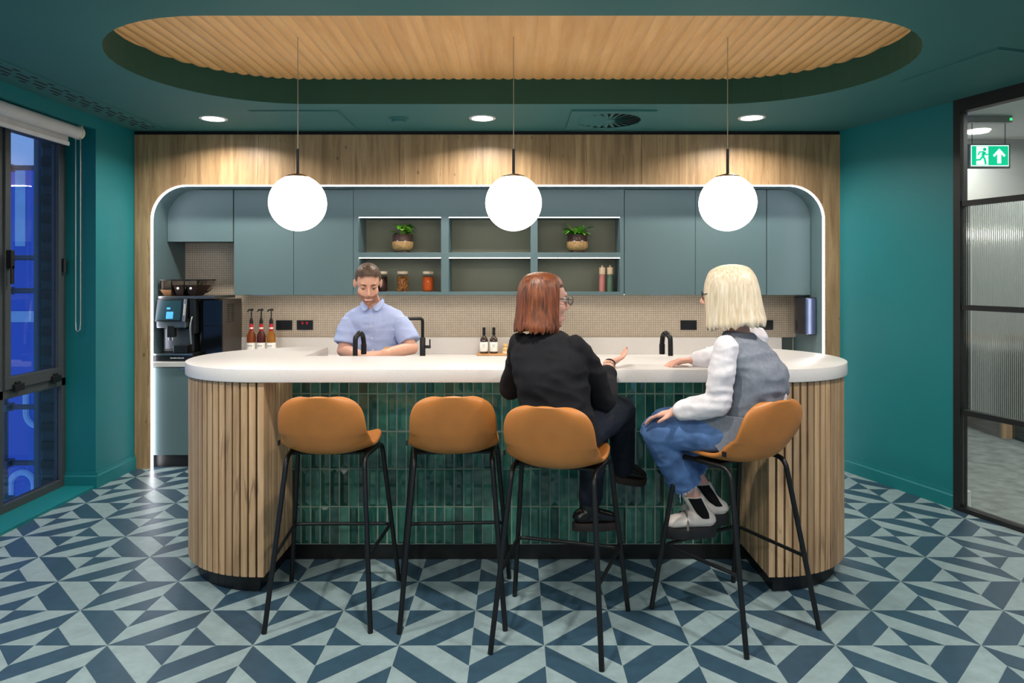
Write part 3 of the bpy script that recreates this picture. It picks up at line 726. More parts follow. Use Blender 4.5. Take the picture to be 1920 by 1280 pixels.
# tall tap at the back sink
tt = thing('kitchen_tap', 'tall black angular tap on the back worktop beside blue shirt', 'tap', (-.806, 5.98, .86))
tx, ty = -.806, 5.98
obj('spout', MB().tube(bend_path([(tx, ty, .86), (tx, ty, 1.188), (tx-.16, ty-.07, 1.188)], .03), .0145, 14), M['steel_black'], tt, smooth=True)
obj('tap_body', MB().lathe([(.025,0),(.025,.16),(.021,.165)], (tx, ty, .86), 18), M['steel_black'], tt, smooth=True)
lv = obj('lever', MB().tube([(tx+.02, ty, .945), (tx+.068, ty-.01, .945)], .014, 12), M['steel_black'], tt, smooth=True)
obj('lever_handle', MB().tube([(tx+.064, ty-.01, .94), (tx+.064, ty-.01, 1.01)], .006, 10), M['steel_black'], lv, smooth=True)

# soap tray
tag(obj('soap_tray', MB().box(-.345, -.03, 6.04, 6.145, .862, .877), plain('oak_tray', (196,144,92), .5, var=.15), bevel=.003), 'small oak tray holding two soap bottles', 'tray')
amber = plain('brown_bottle_glass', (44, 24, 14), .1, coat=1)
for x, lab in ((-.283, 'soap bottle with white label at the outer end of the oak tray'), (-.197, 'soap bottle with white label beside the wooden scrubber')):
    y = 6.09; z = .877; t = thing('soap_bottle', 'brown '+lab, 'bottle', (x, y, z))
    lathe_obj('bottle', [(.033,0),(.036,.005),(.036,.10),(.033,.125),(.02,.145),(.013,.155),(.013,.165)], (x, y, z), amber, t)
    lathe_obj('label', [(.0364,.018),(.0367,.019),(.0367,.10),(.0364,.101)], (x, y, z), white, t)
    obj('label_print', MB().box(x-.014, x+.014, y-.0373, y-.0366, z+.074, z+.077).box(x-.010, x+.010, y-.0373, y-.0366, z+.064, z+.066).box(x-.012, x+.012, y-.0373, y-.0366, z+.055, z+.057), plain('grey_print', (120,120,120), .6), t)
    lathe_obj('cap', [(.0145,.163),(.0145,.182),(.011,.186),(.0135,.196),(.0135,.222),(.010,.226)], (x, y, z), M['black_frame'], t)
wd = thing('wooden_scrubber', 'pale wooden dish scrubber with bristles on the oak tray', 'brush', (-.094, 6.09, .877))
lathe_obj('knob', [(.022,.018),(.026,.03),(.024,.045),(.015,.052),(.014,.06),(.02,.066),(.02,.08),(.015,.084)], (-.094, 6.09, .877), plain('pale_beech', (226,186,122), .5), wd)
lathe_obj('bristles', [(.029,0),(.026,.018)], (-.094, 6.09, .877), plain('cream_bristles', (236,222,186), .8, var=.2, scale=200), wd)

# shelf jars
def jar(x, z, label, content, kind):
    y = 6.03; t = thing('glass_jar', label, 'jar', (x, y, z))
    lathe_obj('jar', [(.04,0),(.046,.006),(.047,.12),(.042,.135),(.042,.15)], (x, y, z), M['bottle_glass'], t)
    lathe_obj('lid', [(.046,.15),(.047,.153),(.047,.17),(.045,.173)], (x, y, z), plain('pale_wood_lid', (228,206,178), .5), t)
    if kind == 'solid': lathe_obj('contents', [(.038,.004),(.0435,.01),(.044,.118),(.040,.126)], (x, y, z), content, t)
    else:
        rj = random.Random(5)
        for k in range(16):
            a = 2*PI*k/6+rj.uniform(-.3,.3); zz = z+.028+.026*(k//4); R_ = .024
            ring = MB(); pth = [(R_*math.cos(u*PI/8), 0, R_*math.sin(u*PI/8)) for u in range(17)]
            ring.tube(pth, .006, 8); ring.box(-.02,.02,-.0015,.0015,-.002,.002).box(-.002,.002,-.0015,.0015,-.02,.02)
            Mx = Matrix.Translation((x+.017*math.cos(a), y+.017*math.sin(a), zz)) @ Matrix.Rotation(a+PI/2+rj.uniform(-.4,.4), 4, 'Z') @ Matrix.Rotation(rj.uniform(-.5,.5), 4, 'X')
            obj('dried_orange_slice', ring.xf(Mx), content, t, smooth=True)
jar(-1.225+.06, 1.420, 'glass jar of dark contents half hidden behind a head', plain('dark_berries', (70,26,20), .5, var=.4, scale=70, bmp=.6), 'solid')
jar(-.985, 1.420, 'glass jar filled with dried orange slices', plain('dried_orange', (214,140,70), .6, var=.25, scale=40), 'rings')
jar(-.765, 1.420, 'glass jar filled with bright orange lentils', plain('orange_lentils', (240,104,18), .6, var=.18, scale=110, bmp=.7, bscale=180), 'solid')

# plants
def leaf(L, W, droop, up):
    mb = MB(); V = []; n = 7
    for i in range(n):
        t = i/(n-1); wv = W*math.sin(PI*min(1, t*.92+.08))**.8*(1 if t < .98 else .1)
        y = L*t*(1-.15*droop*t); z = up*L*t-droop*L*t*t
        V += [(-wv, y, z+.25*wv), (0, y, z), (wv, y, z+.25*wv)]
    Fc = []
    for i in range(n-1):
        for k in range(2): a = i*3+k; Fc.append((a, a+1, a+4, a+3))
    return mb.add(V, Fc)
def pot_plant(x, label, kind):
    y, z = 6.03, 1.752; t = thing('potted_plant', label, 'plant', (x, y, z))
    p = plain('stoneware_glaze', (172, 138, 90), .4, var=.35, scale=60, kind='Object', bmp=.5, bscale=90)
    lathe_obj('pot', [(.058,.018),(.074,.026),(.089,.046),(.092,.072),(.090,.098)], (x, y, z), p, t, 32)
    lathe_obj('pot_rim', [(.0895,.097),(.086,.106),(.086,.148),(.090,.158),(.081,.160),(.078,.14)], (x, y, z), plain('dark_brown_glaze', (66,48,42), .25, var=.3), t, 32)
    lathe_obj('pot_foot', [(.062,0),(.064,.008),(.058,.020)], (x, y, z-.0), plain('dark_foot_glaze', (60,42,36), .4), t, 32)
    lathe_obj('soil', [(.078,.138),(.076,.145)], (x, y, z), plain('soil', (46,34,24), .9), t)
    rl = random.Random(11 if kind else 4)
    g1 = plain('leaf_green', (98,178,44), .4, var=.25, scale=20); g2 = plain('leaf_dark_green', (60,132,36), .4, var=.25, scale=20); g3 = plain('leaf_light', (150,206,76), .4, var=.2, scale=20)
    for k in range(38 if kind else 26):
        a = rl.uniform(0, 2*PI); L = rl.uniform(.10, .17) if kind else rl.uniform(.075, .105)
        if kind: mb = leaf(L, rl.uniform(.011, .02), rl.uniform(.4, 1.0), rl.uniform(.5, 1.25)); h = rl.uniform(.145, .16); r0 = rl.uniform(.005, .035)
        else: mb = leaf(L, rl.uniform(.024, .034), rl.uniform(.2, .6), rl.uniform(.1, .6)); h = rl.uniform(.165, .235); r0 = rl.uniform(.01, .045)
        bx_, by_ = x+r0*math.cos(a), y+r0*math.sin(a)
        mb.xf(Matrix.Translation((bx_, by_, z+h)) @ Matrix.Rotation(a-PI/2, 4, 'Z'))
        lf = obj('leaf', mb, rl.choice((g1, g1, g2, g3)), t, smooth='all')
        if not kind: obj('stem', MB().tube(smooth_path([(x+.3*(bx_-x), y+.3*(by_-y), z+.13), (bx_-.004, by_, z+h-.01), (bx_, by_, z+h)]), .0025, 6), g3, lf)
pot_plant(-.985, 'round-leaved green plant in stoneware pot on the upper shelf', 0)
pot_plant(.530, 'spiky-leaved green plant in stoneware pot on the upper shelf', 1)
for x, c, nm_ in ((.742, (196, 122, 116), 'pink'), (.810, (92, 120, 98), 'green')):
    t = thing('pepper_mill', 'tall %s pepper mill with pale wooden top' % nm_, 'mill', (x, 6.0, 1.420))
    lathe_obj('body', [(.025,0),(.026,.003),(.026,.142),(.025,.145)], (x, 6.0, 1.420), plain(nm_+'_lacquer', c, .45), t)
    lathe_obj('head', [(.0255,.147),(.026,.15),(.026,.205),(.024,.208)], (x, 6.0, 1.420), plain('pale_mill_wood', (232,204,170), .5), t)
    lathe_obj('knob', [(.006,.206),(.009,.214),(.008,.222),(.003,.225)], (x, 6.0, 1.420), plain('pale_knob_wood', (226,196,160), .5), t)

# ------------------------------------------------------------------ pendants and ceiling fittings
def pendant():
    t = thing('pendant_lamp', 'white globe pendant lamp', 'pendant lamp', (0, 0, 0), group='globe pendants over the bar')
    lathe_obj('globe', [(.158*math.sin(PI*k/28), -.158*math.cos(PI*k/28)) for k in range(1, 28)], (0,0,1.962), M['globe'], t, 40).parent = t
    obj('cap', MB().lathe([(.066,2.105),(.064,2.112),(.03,2.122),(.012,2.126)], (0,0,0), 28), M['brass'], t, smooth=True, local=True)
    obj('stem', MB().lathe([(.008,2.124),(.008,2.262),(.004,2.266)], (0,0,0), 14), M['black_frame'], t, smooth=True, local=True)
    obj('cable', MB().lathe([(.0024,2.26),(.0024,ZR+.004)], (0,0,0), 8), plain('steel_cable', (186,176,160), .4, metal=.4), t, local=True)
    return t
pd = pendant()
for k, (x, lb) in enumerate(((-1.226, 'white globe pendant lamp above the two empty stools'), (-.015, 'white globe pendant lamp hanging before the middle shelf compartments'), (1.186, 'white globe pendant lamp above the person in grey vest'))):
    o = pd if k == 0 else copy_tree(pd)
    o.location = (x, 3.90, 0); o['label'] = lb
def downlight():
    t = thing('downlight', 'round recessed ceiling downlight', 'downlight', (0,0,0), group='recessed ceiling downlights')
    obj('trim_ring', MB().lathe([(.078,-.004),(.098,-.004),(.1,0),(.078,.001)], (0,0,0), 32, caps=False), M['white_paint'], t, smooth=True, local=True)
    obj('lens', MB().lathe([(.002,-.003),(.082,-.0035),(.082,0)], (0,0,0), 32), M['down'], t, local=True)
    return t
dl = downlight()
for k, (x, y) in enumerate(DOWN+DOWN_ROOM):
    o = dl if k == 0 else copy_tree(dl)
    o.location = (x, y, ZC-.001)
    o['label'] = (['round recessed downlight between the slotted grille and square hatch', 'round recessed downlight between the detector and air diffuser', 'round recessed downlight between air diffuser and the splayed teal wall'][k] if k < 3 else 'round recessed downlight in the ceiling of the seating side')
    o['group'] = 'downlights along the oak surround' if k < 3 else 'downlights on the seating side'
def hatch(pts, label):
    t = thing('access_panel', label, 'ceiling hatch', (*pts[0], ZC)); c = sum((Vector(p) for p in pts), Vector((0,0)))/4
    ins = [tuple(c+(Vector(p)-c)*.965) for p in pts]
    obj('frame', MB().prism(pts, ZC-.003, ZC-.0005), M['teal_dark'], t); obj('gap', MB().prism([tuple(c+(Vector(p)-c)*.972) for p in pts], ZC-.0034, ZC-.003), M['recess'], t)
    obj('flap', MB().prism(ins, ZC-.006, ZC-.0034), M['teal_dark'], t)
hatch([(-1.89, 4.89), (-1.25, 4.89), (-1.25, 5.49), (-1.89, 5.49)], 'square teal ceiling hatch beside a downlight')
A_, B_, C_ = Vector((2.295,4.162)), Vector((2.88,4.319)), Vector((2.461,3.548))
hatch([tuple(C_), tuple(C_+B_-A_), tuple(B_), tuple(A_)], 'square teal ceiling hatch near the glazed partition')
sd = thing('smoke_detector', 'small round teal ceiling detector', 'detector', (-.87, 5.15, ZC))
lathe_obj('base', [(.05,-.03),(.054,-.022),(.054,-.012)], (-.87, 5.15, ZC), M['teal_dark'], sd); lathe_obj('ring', [(.07,-.012),(.075,-.006),(.075,-.0005)], (-.87, 5.15, ZC), M['teal_dark'], sd)
df = thing('air_diffuser', 'square teal ceiling air diffuser with radial vanes', 'air vent', (.69, 5.18, ZC))
fx, fy = .69, 5.18; hs, rr_ = .30, .235
dm = MB(); ring = [(fx+rr_*math.cos(2*PI*k/48), fy+rr_*math.sin(2*PI*k/48)) for k in range(48)]
sq = []
for k in range(48):
    a = 2*PI*k/48; m_ = max(abs(math.cos(a)), abs(math.sin(a))); sq.append((fx+hs*math.cos(a)/m_, fy+hs*math.sin(a)/m_))
V = [(x, y, ZC-.012) for x, y in ring]+[(x, y, ZC-.012) for x, y in sq]+[(x, y, ZC-.0005) for x, y in sq]
Fc = []
for k in range(48): q = (k+1)%48; Fc += [(k, k+48, q+48, q), (k+48, k+96, q+96, q+48)]
obj('face_plate', dm.add(V, Fc), M['teal_dark'], df)
obj('duct', MB().lathe([(.236,-.0015),(.236,-.0008)], (fx, fy, ZC), 40), M['gap'], df)
lathe_obj('hub', [(.03,-.016),(.045,-.012),(.045,-.002)], (fx, fy, ZC), M['teal_dark'], df)
for k in range(24):
    a = 2*PI*k/24; r_ = (math.cos(a), math.sin(a)); tn = (-r_[1], r_[0])
    obj('vane', MB().obox((fx+.14*r_[0], fy+.14*r_[1], ZC-.009), (.098*r_[0], .098*r_[1], 0), (.014*tn[0], .014*tn[1], .0035), (0, 0, .0008)), M['teal_dark'], df)
sg = thing('slot_grille', 'long teal slotted air grille along the window side ceiling', 'air vent', (-2.89, 4, ZC))
obj('face_plate', MB().box(-3.0, -2.78, 1.5, 5.5, ZC-.005, ZC-.0005), M['teal_dark'], sg, bevel=.001)
for r, xx in enumerate((-2.955, -2.915, -2.865, -2.825)):
    for k in range(26):
        y0 = 1.62+k*.148+(.06 if r % 2 else 0); L_ = .105 if r in (1, 2) else .05
        obj('slot', MB().box(xx-.009, xx+.009, y0, y0+L_, ZC-.0058, ZC-.0049), M['gap'], sg)
# ------------------------------------------------------------------ bar stools
def bake_mods(o, mods):
    for t_, kw in mods:
        m_ = o.modifiers.new(t_, t_)
        for k, v in kw.items(): setattr(m_, k, v)
    me = bpy.data.meshes.new_from_object(o.evaluated_get(bpy.context.evaluated_depsgraph_get()))
    o.modifiers.clear(); return me
def tmp_bake(mb, mods):
    me = bpy.data.meshes.new('tmp'); me.from_pydata(mb.v, [], mb.f)
    o = bpy.data.objects.new('tmp_bake', me); COL.objects.link(o)
    r = bake_mods(o, mods); bpy.data.objects.remove(o); bpy.data.meshes.remove(me); return r
def shell_mesh():
    prof = [(.222,.756,.150), (.206,.771,.182), (.16,.774,.204), (.09,.768,.212), (.01,.760,.212), (-.07,.757,.208), (-.13,.768,.203), (-.172,.800,.199), (-.198,.846,.197), (-.216,.90,.195), (-.232,.952,.189), (-.243,.99,.172), (-.249,1.012,.142), (-.252,1.024,.095)]
    P = smooth_path([Vector(p) for p in prof], 3); nu = 22; V = []; n = len(P)
    for i, p in enumerate(P):
        a, b = P[max(i-1,0)], P[min(i+1,n-1)]; d = Vector((b.x-a.x, b.y-a.y)).normalized()
        nrm = Vector((d.y, -d.x)); nrm = nrm if nrm.y > -.2 and (nrm.y > .3 or nrm.x > 0) else -nrm   # up / forward
        t = i/(n-1)
        if t > .62: nrm = Vector((1, 0))
        lift = .022+.045*math.exp(-((t-.52)/.14)**2)+.02*(t > .6)*(1-math.exp(-((t-.6)/.2)**2))
        for k in range(nu+1):
            u = -1+2*k/nu; L = lift*abs(u)**2.6
            V.append((p.z*u, p.x+nrm.x*L, p.y-.014+nrm.y*L+(.015*(1-u*u)*max(0, (t-.72)/.28))))
    Fc = [(i*(nu+1)+k, i*(nu+1)+k+1, (i+1)*(nu+1)+k+1, (i+1)*(nu+1)+k) for i in range(n-1) for k in range(nu)]
    me = tmp_bake(MB().add(V, Fc), [('SOLIDIFY', dict(thickness=.020, offset=-1 if False else 0, use_even_offset=False)), ('SUBSURF', dict(levels=1, render_levels=1))])
    me.name = 'seat_shell'; me.polygons.foreach_set('use_smooth', [True]*len(me.polygons)); return me
def make_stool():
    t = thing('bar_stool', 'tan leather bar stool', 'bar stool', group='tan bar stools')
    obj('seat_shell', None, M['leather'], t, me=shell_mesh(), local=True)
    zt = .730; rr = (-.165, -.16); fr = (.205, .155)
    for s in (-1, 1):
        R0 = Vector((s*.23, -.262, 0)); R1 = Vector((s*.175, -.125, zt)); F0 = Vector((s*.273, .262, 0)); F1 = Vector((s*.205, .155, zt)); mid = (R1+F1)/2
        obj('leg', MB().tube(bend_path([R0, R1, mid], .05, 6), .0115, 12), M['steel_black'], t, smooth=True, local=True)
        obj('leg', MB().tube(bend_path([F0, F1, mid], .05, 6), .0115, 12), M['steel_black'], t, smooth=True, local=True)
    z = .308; k = z/.730
    rx = .23-(.23-.175)*k; ry = -.262+(.262-.125)*k; fx_ = .273-(.273-.205)*k; fy_ = .262-(.262-.155)*k
    fp = bend_path([(-rx, ry, z), (-fx_+.004, fy_-.006, z), (fx_-.004, fy_-.006, z), (rx, ry, z)], .04, 6)
    obj('footrest', MB().tube(fp, .0085, 10), M['steel_black'], t, smooth=True, local=True)
    obj('under_plate', MB().box(-.185, .185, -.05, .09, .722, .732), M['steel_black'], t, local=True)
    obj('maker_tag', MB().box(-.214, -.208, -.135, -.115, .785, .807), plain('black_fabric_tag', (16,16,17), .6), t, local=True)
    return t
st = make_stool()
STOOLS = [((-.868, 3.281), .8, 'tan leather bar stool standing empty next to the slatted bar end'), ((-.293, 3.29), 3.3, 'tan leather bar stool standing empty beside the person in black cardigan'),
          ((.185, 3.045), -15.6, 'tan leather bar stool under the person in black cardigan'), ((.999, 3.16), 30.6, 'tan leather bar stool turned sideways under the person in grey vest')]
for k, ((x, y), a, lb) in enumerate(STOOLS):
    o = st if k == 0 else copy_tree(st)
    o.location = (x, y, 0); o.rotation_euler = (0, 0, math.radians(a)); o['label'] = lb

# ------------------------------------------------------------------ people
def organic(name, mb, voxel, it, mats, parent, post=None, classify=None, wr=0, wf=9):
    me = tmp_bake(mb, [('REMESH', dict(mode='VOXEL', voxel_size=voxel, adaptivity=0)), ('SMOOTH', dict(factor=.5, iterations=it))])
    me.name = name
    if wr or post:
        nr = [v.normal.copy() for v in me.vertices]
        for v, n_ in zip(me.vertices, nr):
            if wr:
                q = v.co*wf; a = noise.noise(q)+.5*noise.noise(q*2.3)
                rdg = 1-abs(noise.noise(Vector((v.co.x*wf*.9, v.co.y*wf*.9, v.co.z*wf*2.2))))*2
                v.co += n_*wr*(a*.6+.5*rdg)
            if post: v.co = post(v.co)
    me.polygons.foreach_set('use_smooth', [True]*len(me.polygons))
    if classify: me.polygons.foreach_set('material_index', [classify(p.center) for p in me.polygons])
    me.update()
    return obj(name, None, mats, parent, me=me)
def frame(deg):                                  # heading, degrees ccw from +Y
    a = math.radians(deg); f = Vector((-math.sin(a), math.cos(a), 0)); return f, Vector((f.y, -f.x, 0))
def head_matrix(c, deg, pitch=0, roll=0):
    return Matrix.Translation(c) @ Matrix.Rotation(math.radians(deg), 4, 'Z') @ Matrix.Rotation(math.radians(-pitch), 4, 'X') @ Matrix.Rotation(math.radians(roll), 4, 'Y')
def head_prims(mb, Mh):
    h = MB()
    h.ell((0,-.015,.03), (.075,.096,.087)); h.ell((0,.03,.03), (.063,.055,.06)); h.ell((0,.028,-.03), (.061,.06,.07))
    for s in (-1, 1):
        h.ell((s*.034,.048,-.028), (.028,.032,.03)); h.ell((s*.046,.0,-.06), (.018,.032,.032))
        h.ell((s*.079,-.012,-.004), (.008,.019,.032), Matrix.Rotation(s*.25, 3, 'Z')); h.ell((s*.011,.098,-.029), (.009,.011,.008))
    h.ell((0,.035,-.075), (.046,.05,.036)); h.ell((0,.066,-.1), (.022,.022,.018))
    h.cap((0,.082,.012), .008, (0,.107,-.02), .012); h.cap((-.036,.074,.034), .011, (.036,.074,.034), .011)
    h.cap((-.018,.084,-.062), .008, (.018,.084,-.062), .008); h.cap((-.015,.083,-.075), .009, (.015,.083,-.075), .009)
    h.xf(Mh); mb.add(h.v, h.f)
def face_post(Mh, smile=1.0):
    Mi = Mh.inverted()
    def f(co):
        q = Mi @ co
        if q.length > .17 or q.y < .03: return co
        for s in (-1, 1):
            d = ((q.x-s*.032)/.017)**2+((q.z-.012)/.012)**2; q.y -= .009*math.exp(-d)
        zm = -.069+6*smile*q.x*q.x
        if abs(q.x) < .034: q.y -= .005*math.exp(-((q.z-zm)/.005)**2)
        return Mh @ q
    return f
def eyes(parent, Mh, white, iris, down=False):
    for s in (-1, 1):
        e = obj('eye', MB().ell((s*.032,.070,.012), (.0125,.0125,.0115)).xf(Mh), white, parent, smooth='all')
        obj('iris', MB().ell((s*.032,.0805,.010 if not down else .003), (.0055,.003,.0055)).xf(Mh), iris, e, smooth='all')
def chain(mb, pts):                              # (point, radius) chain of tapered capsules
    for (a, ra), (b, rb) in zip(pts, pts[1:]): mb.cap(a, ra, b, rb, 16)
def hand(mb, wrist, d, n, side, curl=.35, spread=1.0, k=1.0):
    wrist, d, n = Vector(wrist), Vector(d).normalized(), Vector(n).normalized()
    n = (n-d*n.dot(d)).normalized(); l = d.cross(n)*side
    mb.cap(wrist-d*.02, .024*k, wrist+d*.012, .023*k)
    for j in range(4): mb.cap(wrist+d*.015*k+l*(.014-.0095*j)*k, .015*k, wrist+d*.082*k+l*(.030-.020*j)*k, .0115*k, 12)
    tips = []
    for j, L in enumerate((.040, .045, .042, .033)):
        p = wrist+d*.084*k+l*(.030-.020*j)*k*spread; a = curl*(.6+.12*j); dr = d
        for m_, (ll, r_) in enumerate(((L, .0088), (L*.62, .0079), (L*.5, .0070))):
            dr = (d*math.cos(a)+n*math.sin(a)).normalized(); q = p+dr*ll*k; mb.cap(p, r_*k+.0004, q, r_*k-.0003, 10); p = q; a += curl*.9
        tips.append((p, dr))
    p = wrist+d*.022*k+l*.026*k+n*.006; dr = (d*.62+l*.72+n*.25).normalized()
    q = p+dr*.040*k; mb.cap(p, .0135*k, q, .0100*k, 12); dr2 = (d*.9+l*.3+n*.3).normalized(); q2 = q+dr2*.030*k; mb.cap(q, .0098*k, q2, .0080*k, 10)
    tips.append((q2, dr2)); return tips
def nails(parent, tips, n, mat):
    for p, dr in tips:
        n_ = (Vector(n)-dr*Vector(n).dot(dr)).normalized()
        Mx = Matrix((dr.cross(n_), dr, n_)).transposed()
        obj('fingernail', MB().ell(p-n_*.0050+dr*.001, (.0050, .0065, .0022), Mx, 10), mat, parent, smooth='all')
def skin_mat(name, rgb):
    m = plain(name, rgb, .48, var=.06, scale=14, bmp=.04, bscale=220); b = m.node_tree.nodes['Principled BSDF']
    b.inputs['Subsurface Weight'].default_value = .12; b.inputs['Subsurface Radius'].default_value = (.012,.005,.003); return m
def fabric(name, rgb, rough=.85, weave=900, bm=.25, var=.1, sc=30): return plain(name, rgb, rough, var=var, scale=sc, bmp=bm, bscale=weave, spec=.2)
def hair_mat(name, a, b_):
    m, nt, b = new_mat(name); n = nd(nt, 'ShaderNodeTexNoise'); n.inputs['Scale'].default_value = 1; n.inputs['Detail'].default_value = 5; n.inputs['Distortion'].default_value = .4
    nt.links.new(coords(nt, 'World', (110, 110, 7)), n.inputs[0])
    nt.links.new(ramp(nt, n.outputs[0], [(.3, lin(a)), (.72, lin(b_))]), b.inputs['Base Color']); b.inputs['Roughness'].default_value = .42
    bump(nt, b, n.outputs[0], .5, .006); return m
def bob_hair(Mh, secs, seed, face_w=.060, face_top=.062, face_y=.035, jag=.012, allx=False, sq=1.0):
    rg = random.Random(seed); n = 96; V = []; S_ = smooth_path([Vector((z, rx, ry)) for z, rx, ry in secs], 5); m_ = len(S_)
    ph = [rg.uniform(-1, 1) for _ in range(n)]
    for i, s_ in enumerate(S_):
        t = i/(m_-1)
        for k in range(n):
            a = 2*PI*k/n; w_ = 1+.007*t*math.sin(a*23+4*math.sin(a*5)+t*3)+.005*t*math.sin(a*37+seed-t*4)+.02*t*math.sin(a*3+seed)
            ca, sa = math.cos(a), math.sin(a); ca = math.copysign(abs(ca)**sq, ca); sa = math.copysign(abs(sa)**sq, sa)
            x = s_.y*w_*ca; y = -.022+s_.z*w_*sa; z = s_.x
            if y > 0: y *= .9-.06*min(1, max(0, (z-.02)/.06))
            if t > .85: z += jag*ph[k]*(t-.85)/.15
            if y > 0 and z < face_top:
                lim = face_y+max(0, abs(x)-face_w)*1.2
                if allx: y = min(y, face_y)
                elif abs(x) < face_w+.03: y = min(y, lim)
            V.append(Mh @ Vector((x, y, z)))
    Fc = [(j*n+k, j*n+(k+1)%n, (j+1)*n+(k+1)%n, (j+1)*n+k) for j in range(m_-1) for k in range(n)]
    V += [Mh @ Vector((0,-.022,S_[0].x)), Mh @ Vector((0,-.022,S_[-1].x+.03))]; N_ = m_*n
    for k in range(n): Fc += [(N_, (k+1)%n, k), (N_+1, (m_-1)*n+k, (m_-1)*n+(k+1)%n)]
    return MB().add(V, Fc)
def glasses(parent, Mh, mat, lens):
    g = MB()
    for s in (-1, 1):
        g.tube([(s*.034+.025*math.cos(u*PI/10), .104, .008+.020*math.sin(u*PI/10)) for u in range(21)], .0016, 8)
        g.tube([(s*.058,.103,.014), (s*.076,.085,.014), (s*.083,.0,.012), (s*.083,-.02,.002)], .0018, 8)
    g.tube([(-.010,.104,.012), (0,.107,.014), (.010,.104,.012)], .0016, 8)
    o = obj('glasses', g.xf(Mh), mat, parent, smooth='all')
    for s in (-1, 1): obj('lens', MB().ell((s*.034,.104,.008), (.0245,.0012,.0195)).xf(Mh), lens, o, smooth='all')
def torso(mb, secs, f, r):
    P = smooth_path([Vector((*c, )) for c, _, _ in secs], 4); W = smooth_path([Vector((a, b, 0)) for _, a, b in secs], 4)
    mb.loft([(p, r*w_.x, f*w_.y) for p, w_ in zip(P, W)], 28)
M['eye_white'] = plain('eye_white', (232,228,222), .2); M['iris'] = plain('brown_iris', (60,44,32), .15)
M['lens'] = glass('spectacle_lens', (240,244,246), 0, 1.1)

# --- man behind the bar, blue shirt, looking down
f, r = frame(180)
man = thing('person', 'person in light blue short-sleeved shirt standing behind the bar', 'person', (-.955, 4.78, 0))
Mh = head_matrix((-.974, 4.565, 1.503), 195, 27, 0) @ Matrix.Diagonal((1.08, 1.04, 1.05, 1))
b = MB(); head_prims(b, Mh)
b.cap(Mh @ Vector((0,-.03,-.05)), .054, (-.965, 4.665, 1.36), .058)
torso(b, [((-.95,4.80,.90),.15,.10), ((-.955,4.77,1.08),.15,.10), ((-.955,4.72,1.22),.14,.09), ((-.96,4.69,1.30),.10,.06), ((-.962,4.675,1.37),.06,.055)], f, r)
RS, LS = Vector((-1.125,4.70,1.275)), Vector((-.792,4.70,1.275))
RE, LE = Vector((-1.150,4.62,1.058)), Vector((-.690,4.60,1.075)); RWr, LWr = Vector((-1.0,4.435,1.052)), Vector((-.845,4.425,1.060))
chain(b, [(RS+Vector((.02,0,-.03)),.040), (RE,.043), ((RE*.6+RWr*.4),.041), (RWr,.027)]); chain(b, [(LS+Vector((-.02,0,-.03)),.040), (LE,.043), ((LE*.6+LWr*.4),.041), (LWr,.027)])
hand(b, RWr, Vector((-.90,4.40,1.055))-RWr, (0,.25,-1), 1, .45); hand(b, LWr, Vector((-.95,4.40,1.055))-LWr, (0,.25,-1), -1, .45)
for s, hx in ((1,-1.04), (-1,-.87)): chain(b, [((hx,4.80,.88),.08), ((hx,4.79,.48),.055), ((hx,4.81,.10),.04), ((hx,4.72,.05),.035)])
skin = skin_mat('fair_skin', (222,168,144)); beard = plain('stubble_beard', (166,120,96), .6, var=.22, scale=160); lips = plain('lips', (176,92,80), .4); teeth = plain('teeth', (236,230,220), .3)
Mi = Mh.inverted()
def man_class(c):
    q = Mi @ c
    if q.length > .16 or q.y < -.03: return 0
    zm = -.069+6*q.x*q.x
    if q.y > .05 and abs(q.x) < .024 and abs(q.z-zm) < .0035: return 3
    if q.y > .05 and abs(q.x) < .029 and abs(q.z-zm) < .0095: return 2
    if q.z < -.047+.35*max(0, abs(q.x)-.03) and q.z > -.125 and q.y > .0: return 1
    return 0
organic('body', b, .0045, 4, [skin, beard, lips, teeth], man, face_post(Mh), man_class)
brn = hair_mat('short_brown_hair', (56,40,30), (104,80,62))
hb = MB().ell((0,-.018,.036), (.0805,.101,.0915)).ell((0,.015,.066), (.066,.074,.070)).xf(Mh)
def cut_faces(o, keep):
    bm = bmesh.new(); bm.from_mesh(o.data); bmesh.ops.delete(bm, geom=[f_ for f_ in bm.faces if not keep(f_.calc_center_median())], context='FACES'); bm.to_mesh(o.data); bm.free()
ho = organic('hair', hb, .004, 3, [brn], man)
def hair_keep(c):
    q = Mi @ c
    if q.z > .080-.12*max(0, abs(q.x)-.02): return q.y < .082-.3*abs(q.x)
    return q.y < (.030 if q.z > .03 else -.012 if q.z > -.03 else -.045) and q.z > -.075
cut_faces(ho, hair_keep)
for s in (-1, 1):
    obj('eyebrow', MB().tube([Mh @ Vector((s*x_, y_, z_)) for x_, y_, z_ in ((.014,.0895,.030), (.030,.088,.036), (.048,.072,.030))], [.0035,.0042,.002], 8), brn, man, smooth='all')
    obj('eyelash_line', MB().tube([Mh @ Vector((s*x_, y_, z_)) for x_, y_, z_ in ((.019,.0835,.008), (.032,.0855,.0055), (.045,.0765,.009))], .0018, 6), plain('dark_lash', (48,34,28), .6), man)
eyes(man, Mh @ Matrix.Translation((0, -.007, -.003)), M['eye_white'], M['iris'], True)
for s in (-1, 1): obj('eyelid', MB().ell((s*.032,.0655,.0135), (.0155,.0145,.0135)).xf(Mh), skin, man, smooth='all')
blue = fabric('light_blue_oxford_cotton', (176,190,232), .8, 700, .2, .05, 120)
s_ = MB()
torso(s_, [((-.95,4.80,.84),.185,.135), ((-.955,4.78,.98),.178,.130), ((-.955,4.745,1.12),.178,.128), ((-.955,4.715,1.24),.188,.122), ((-.958,4.70,1.305),.178,.088), ((-.962,4.69,1.348),.105,.07), ((-.963,4.683,1.372),.07,.064)], f, r)
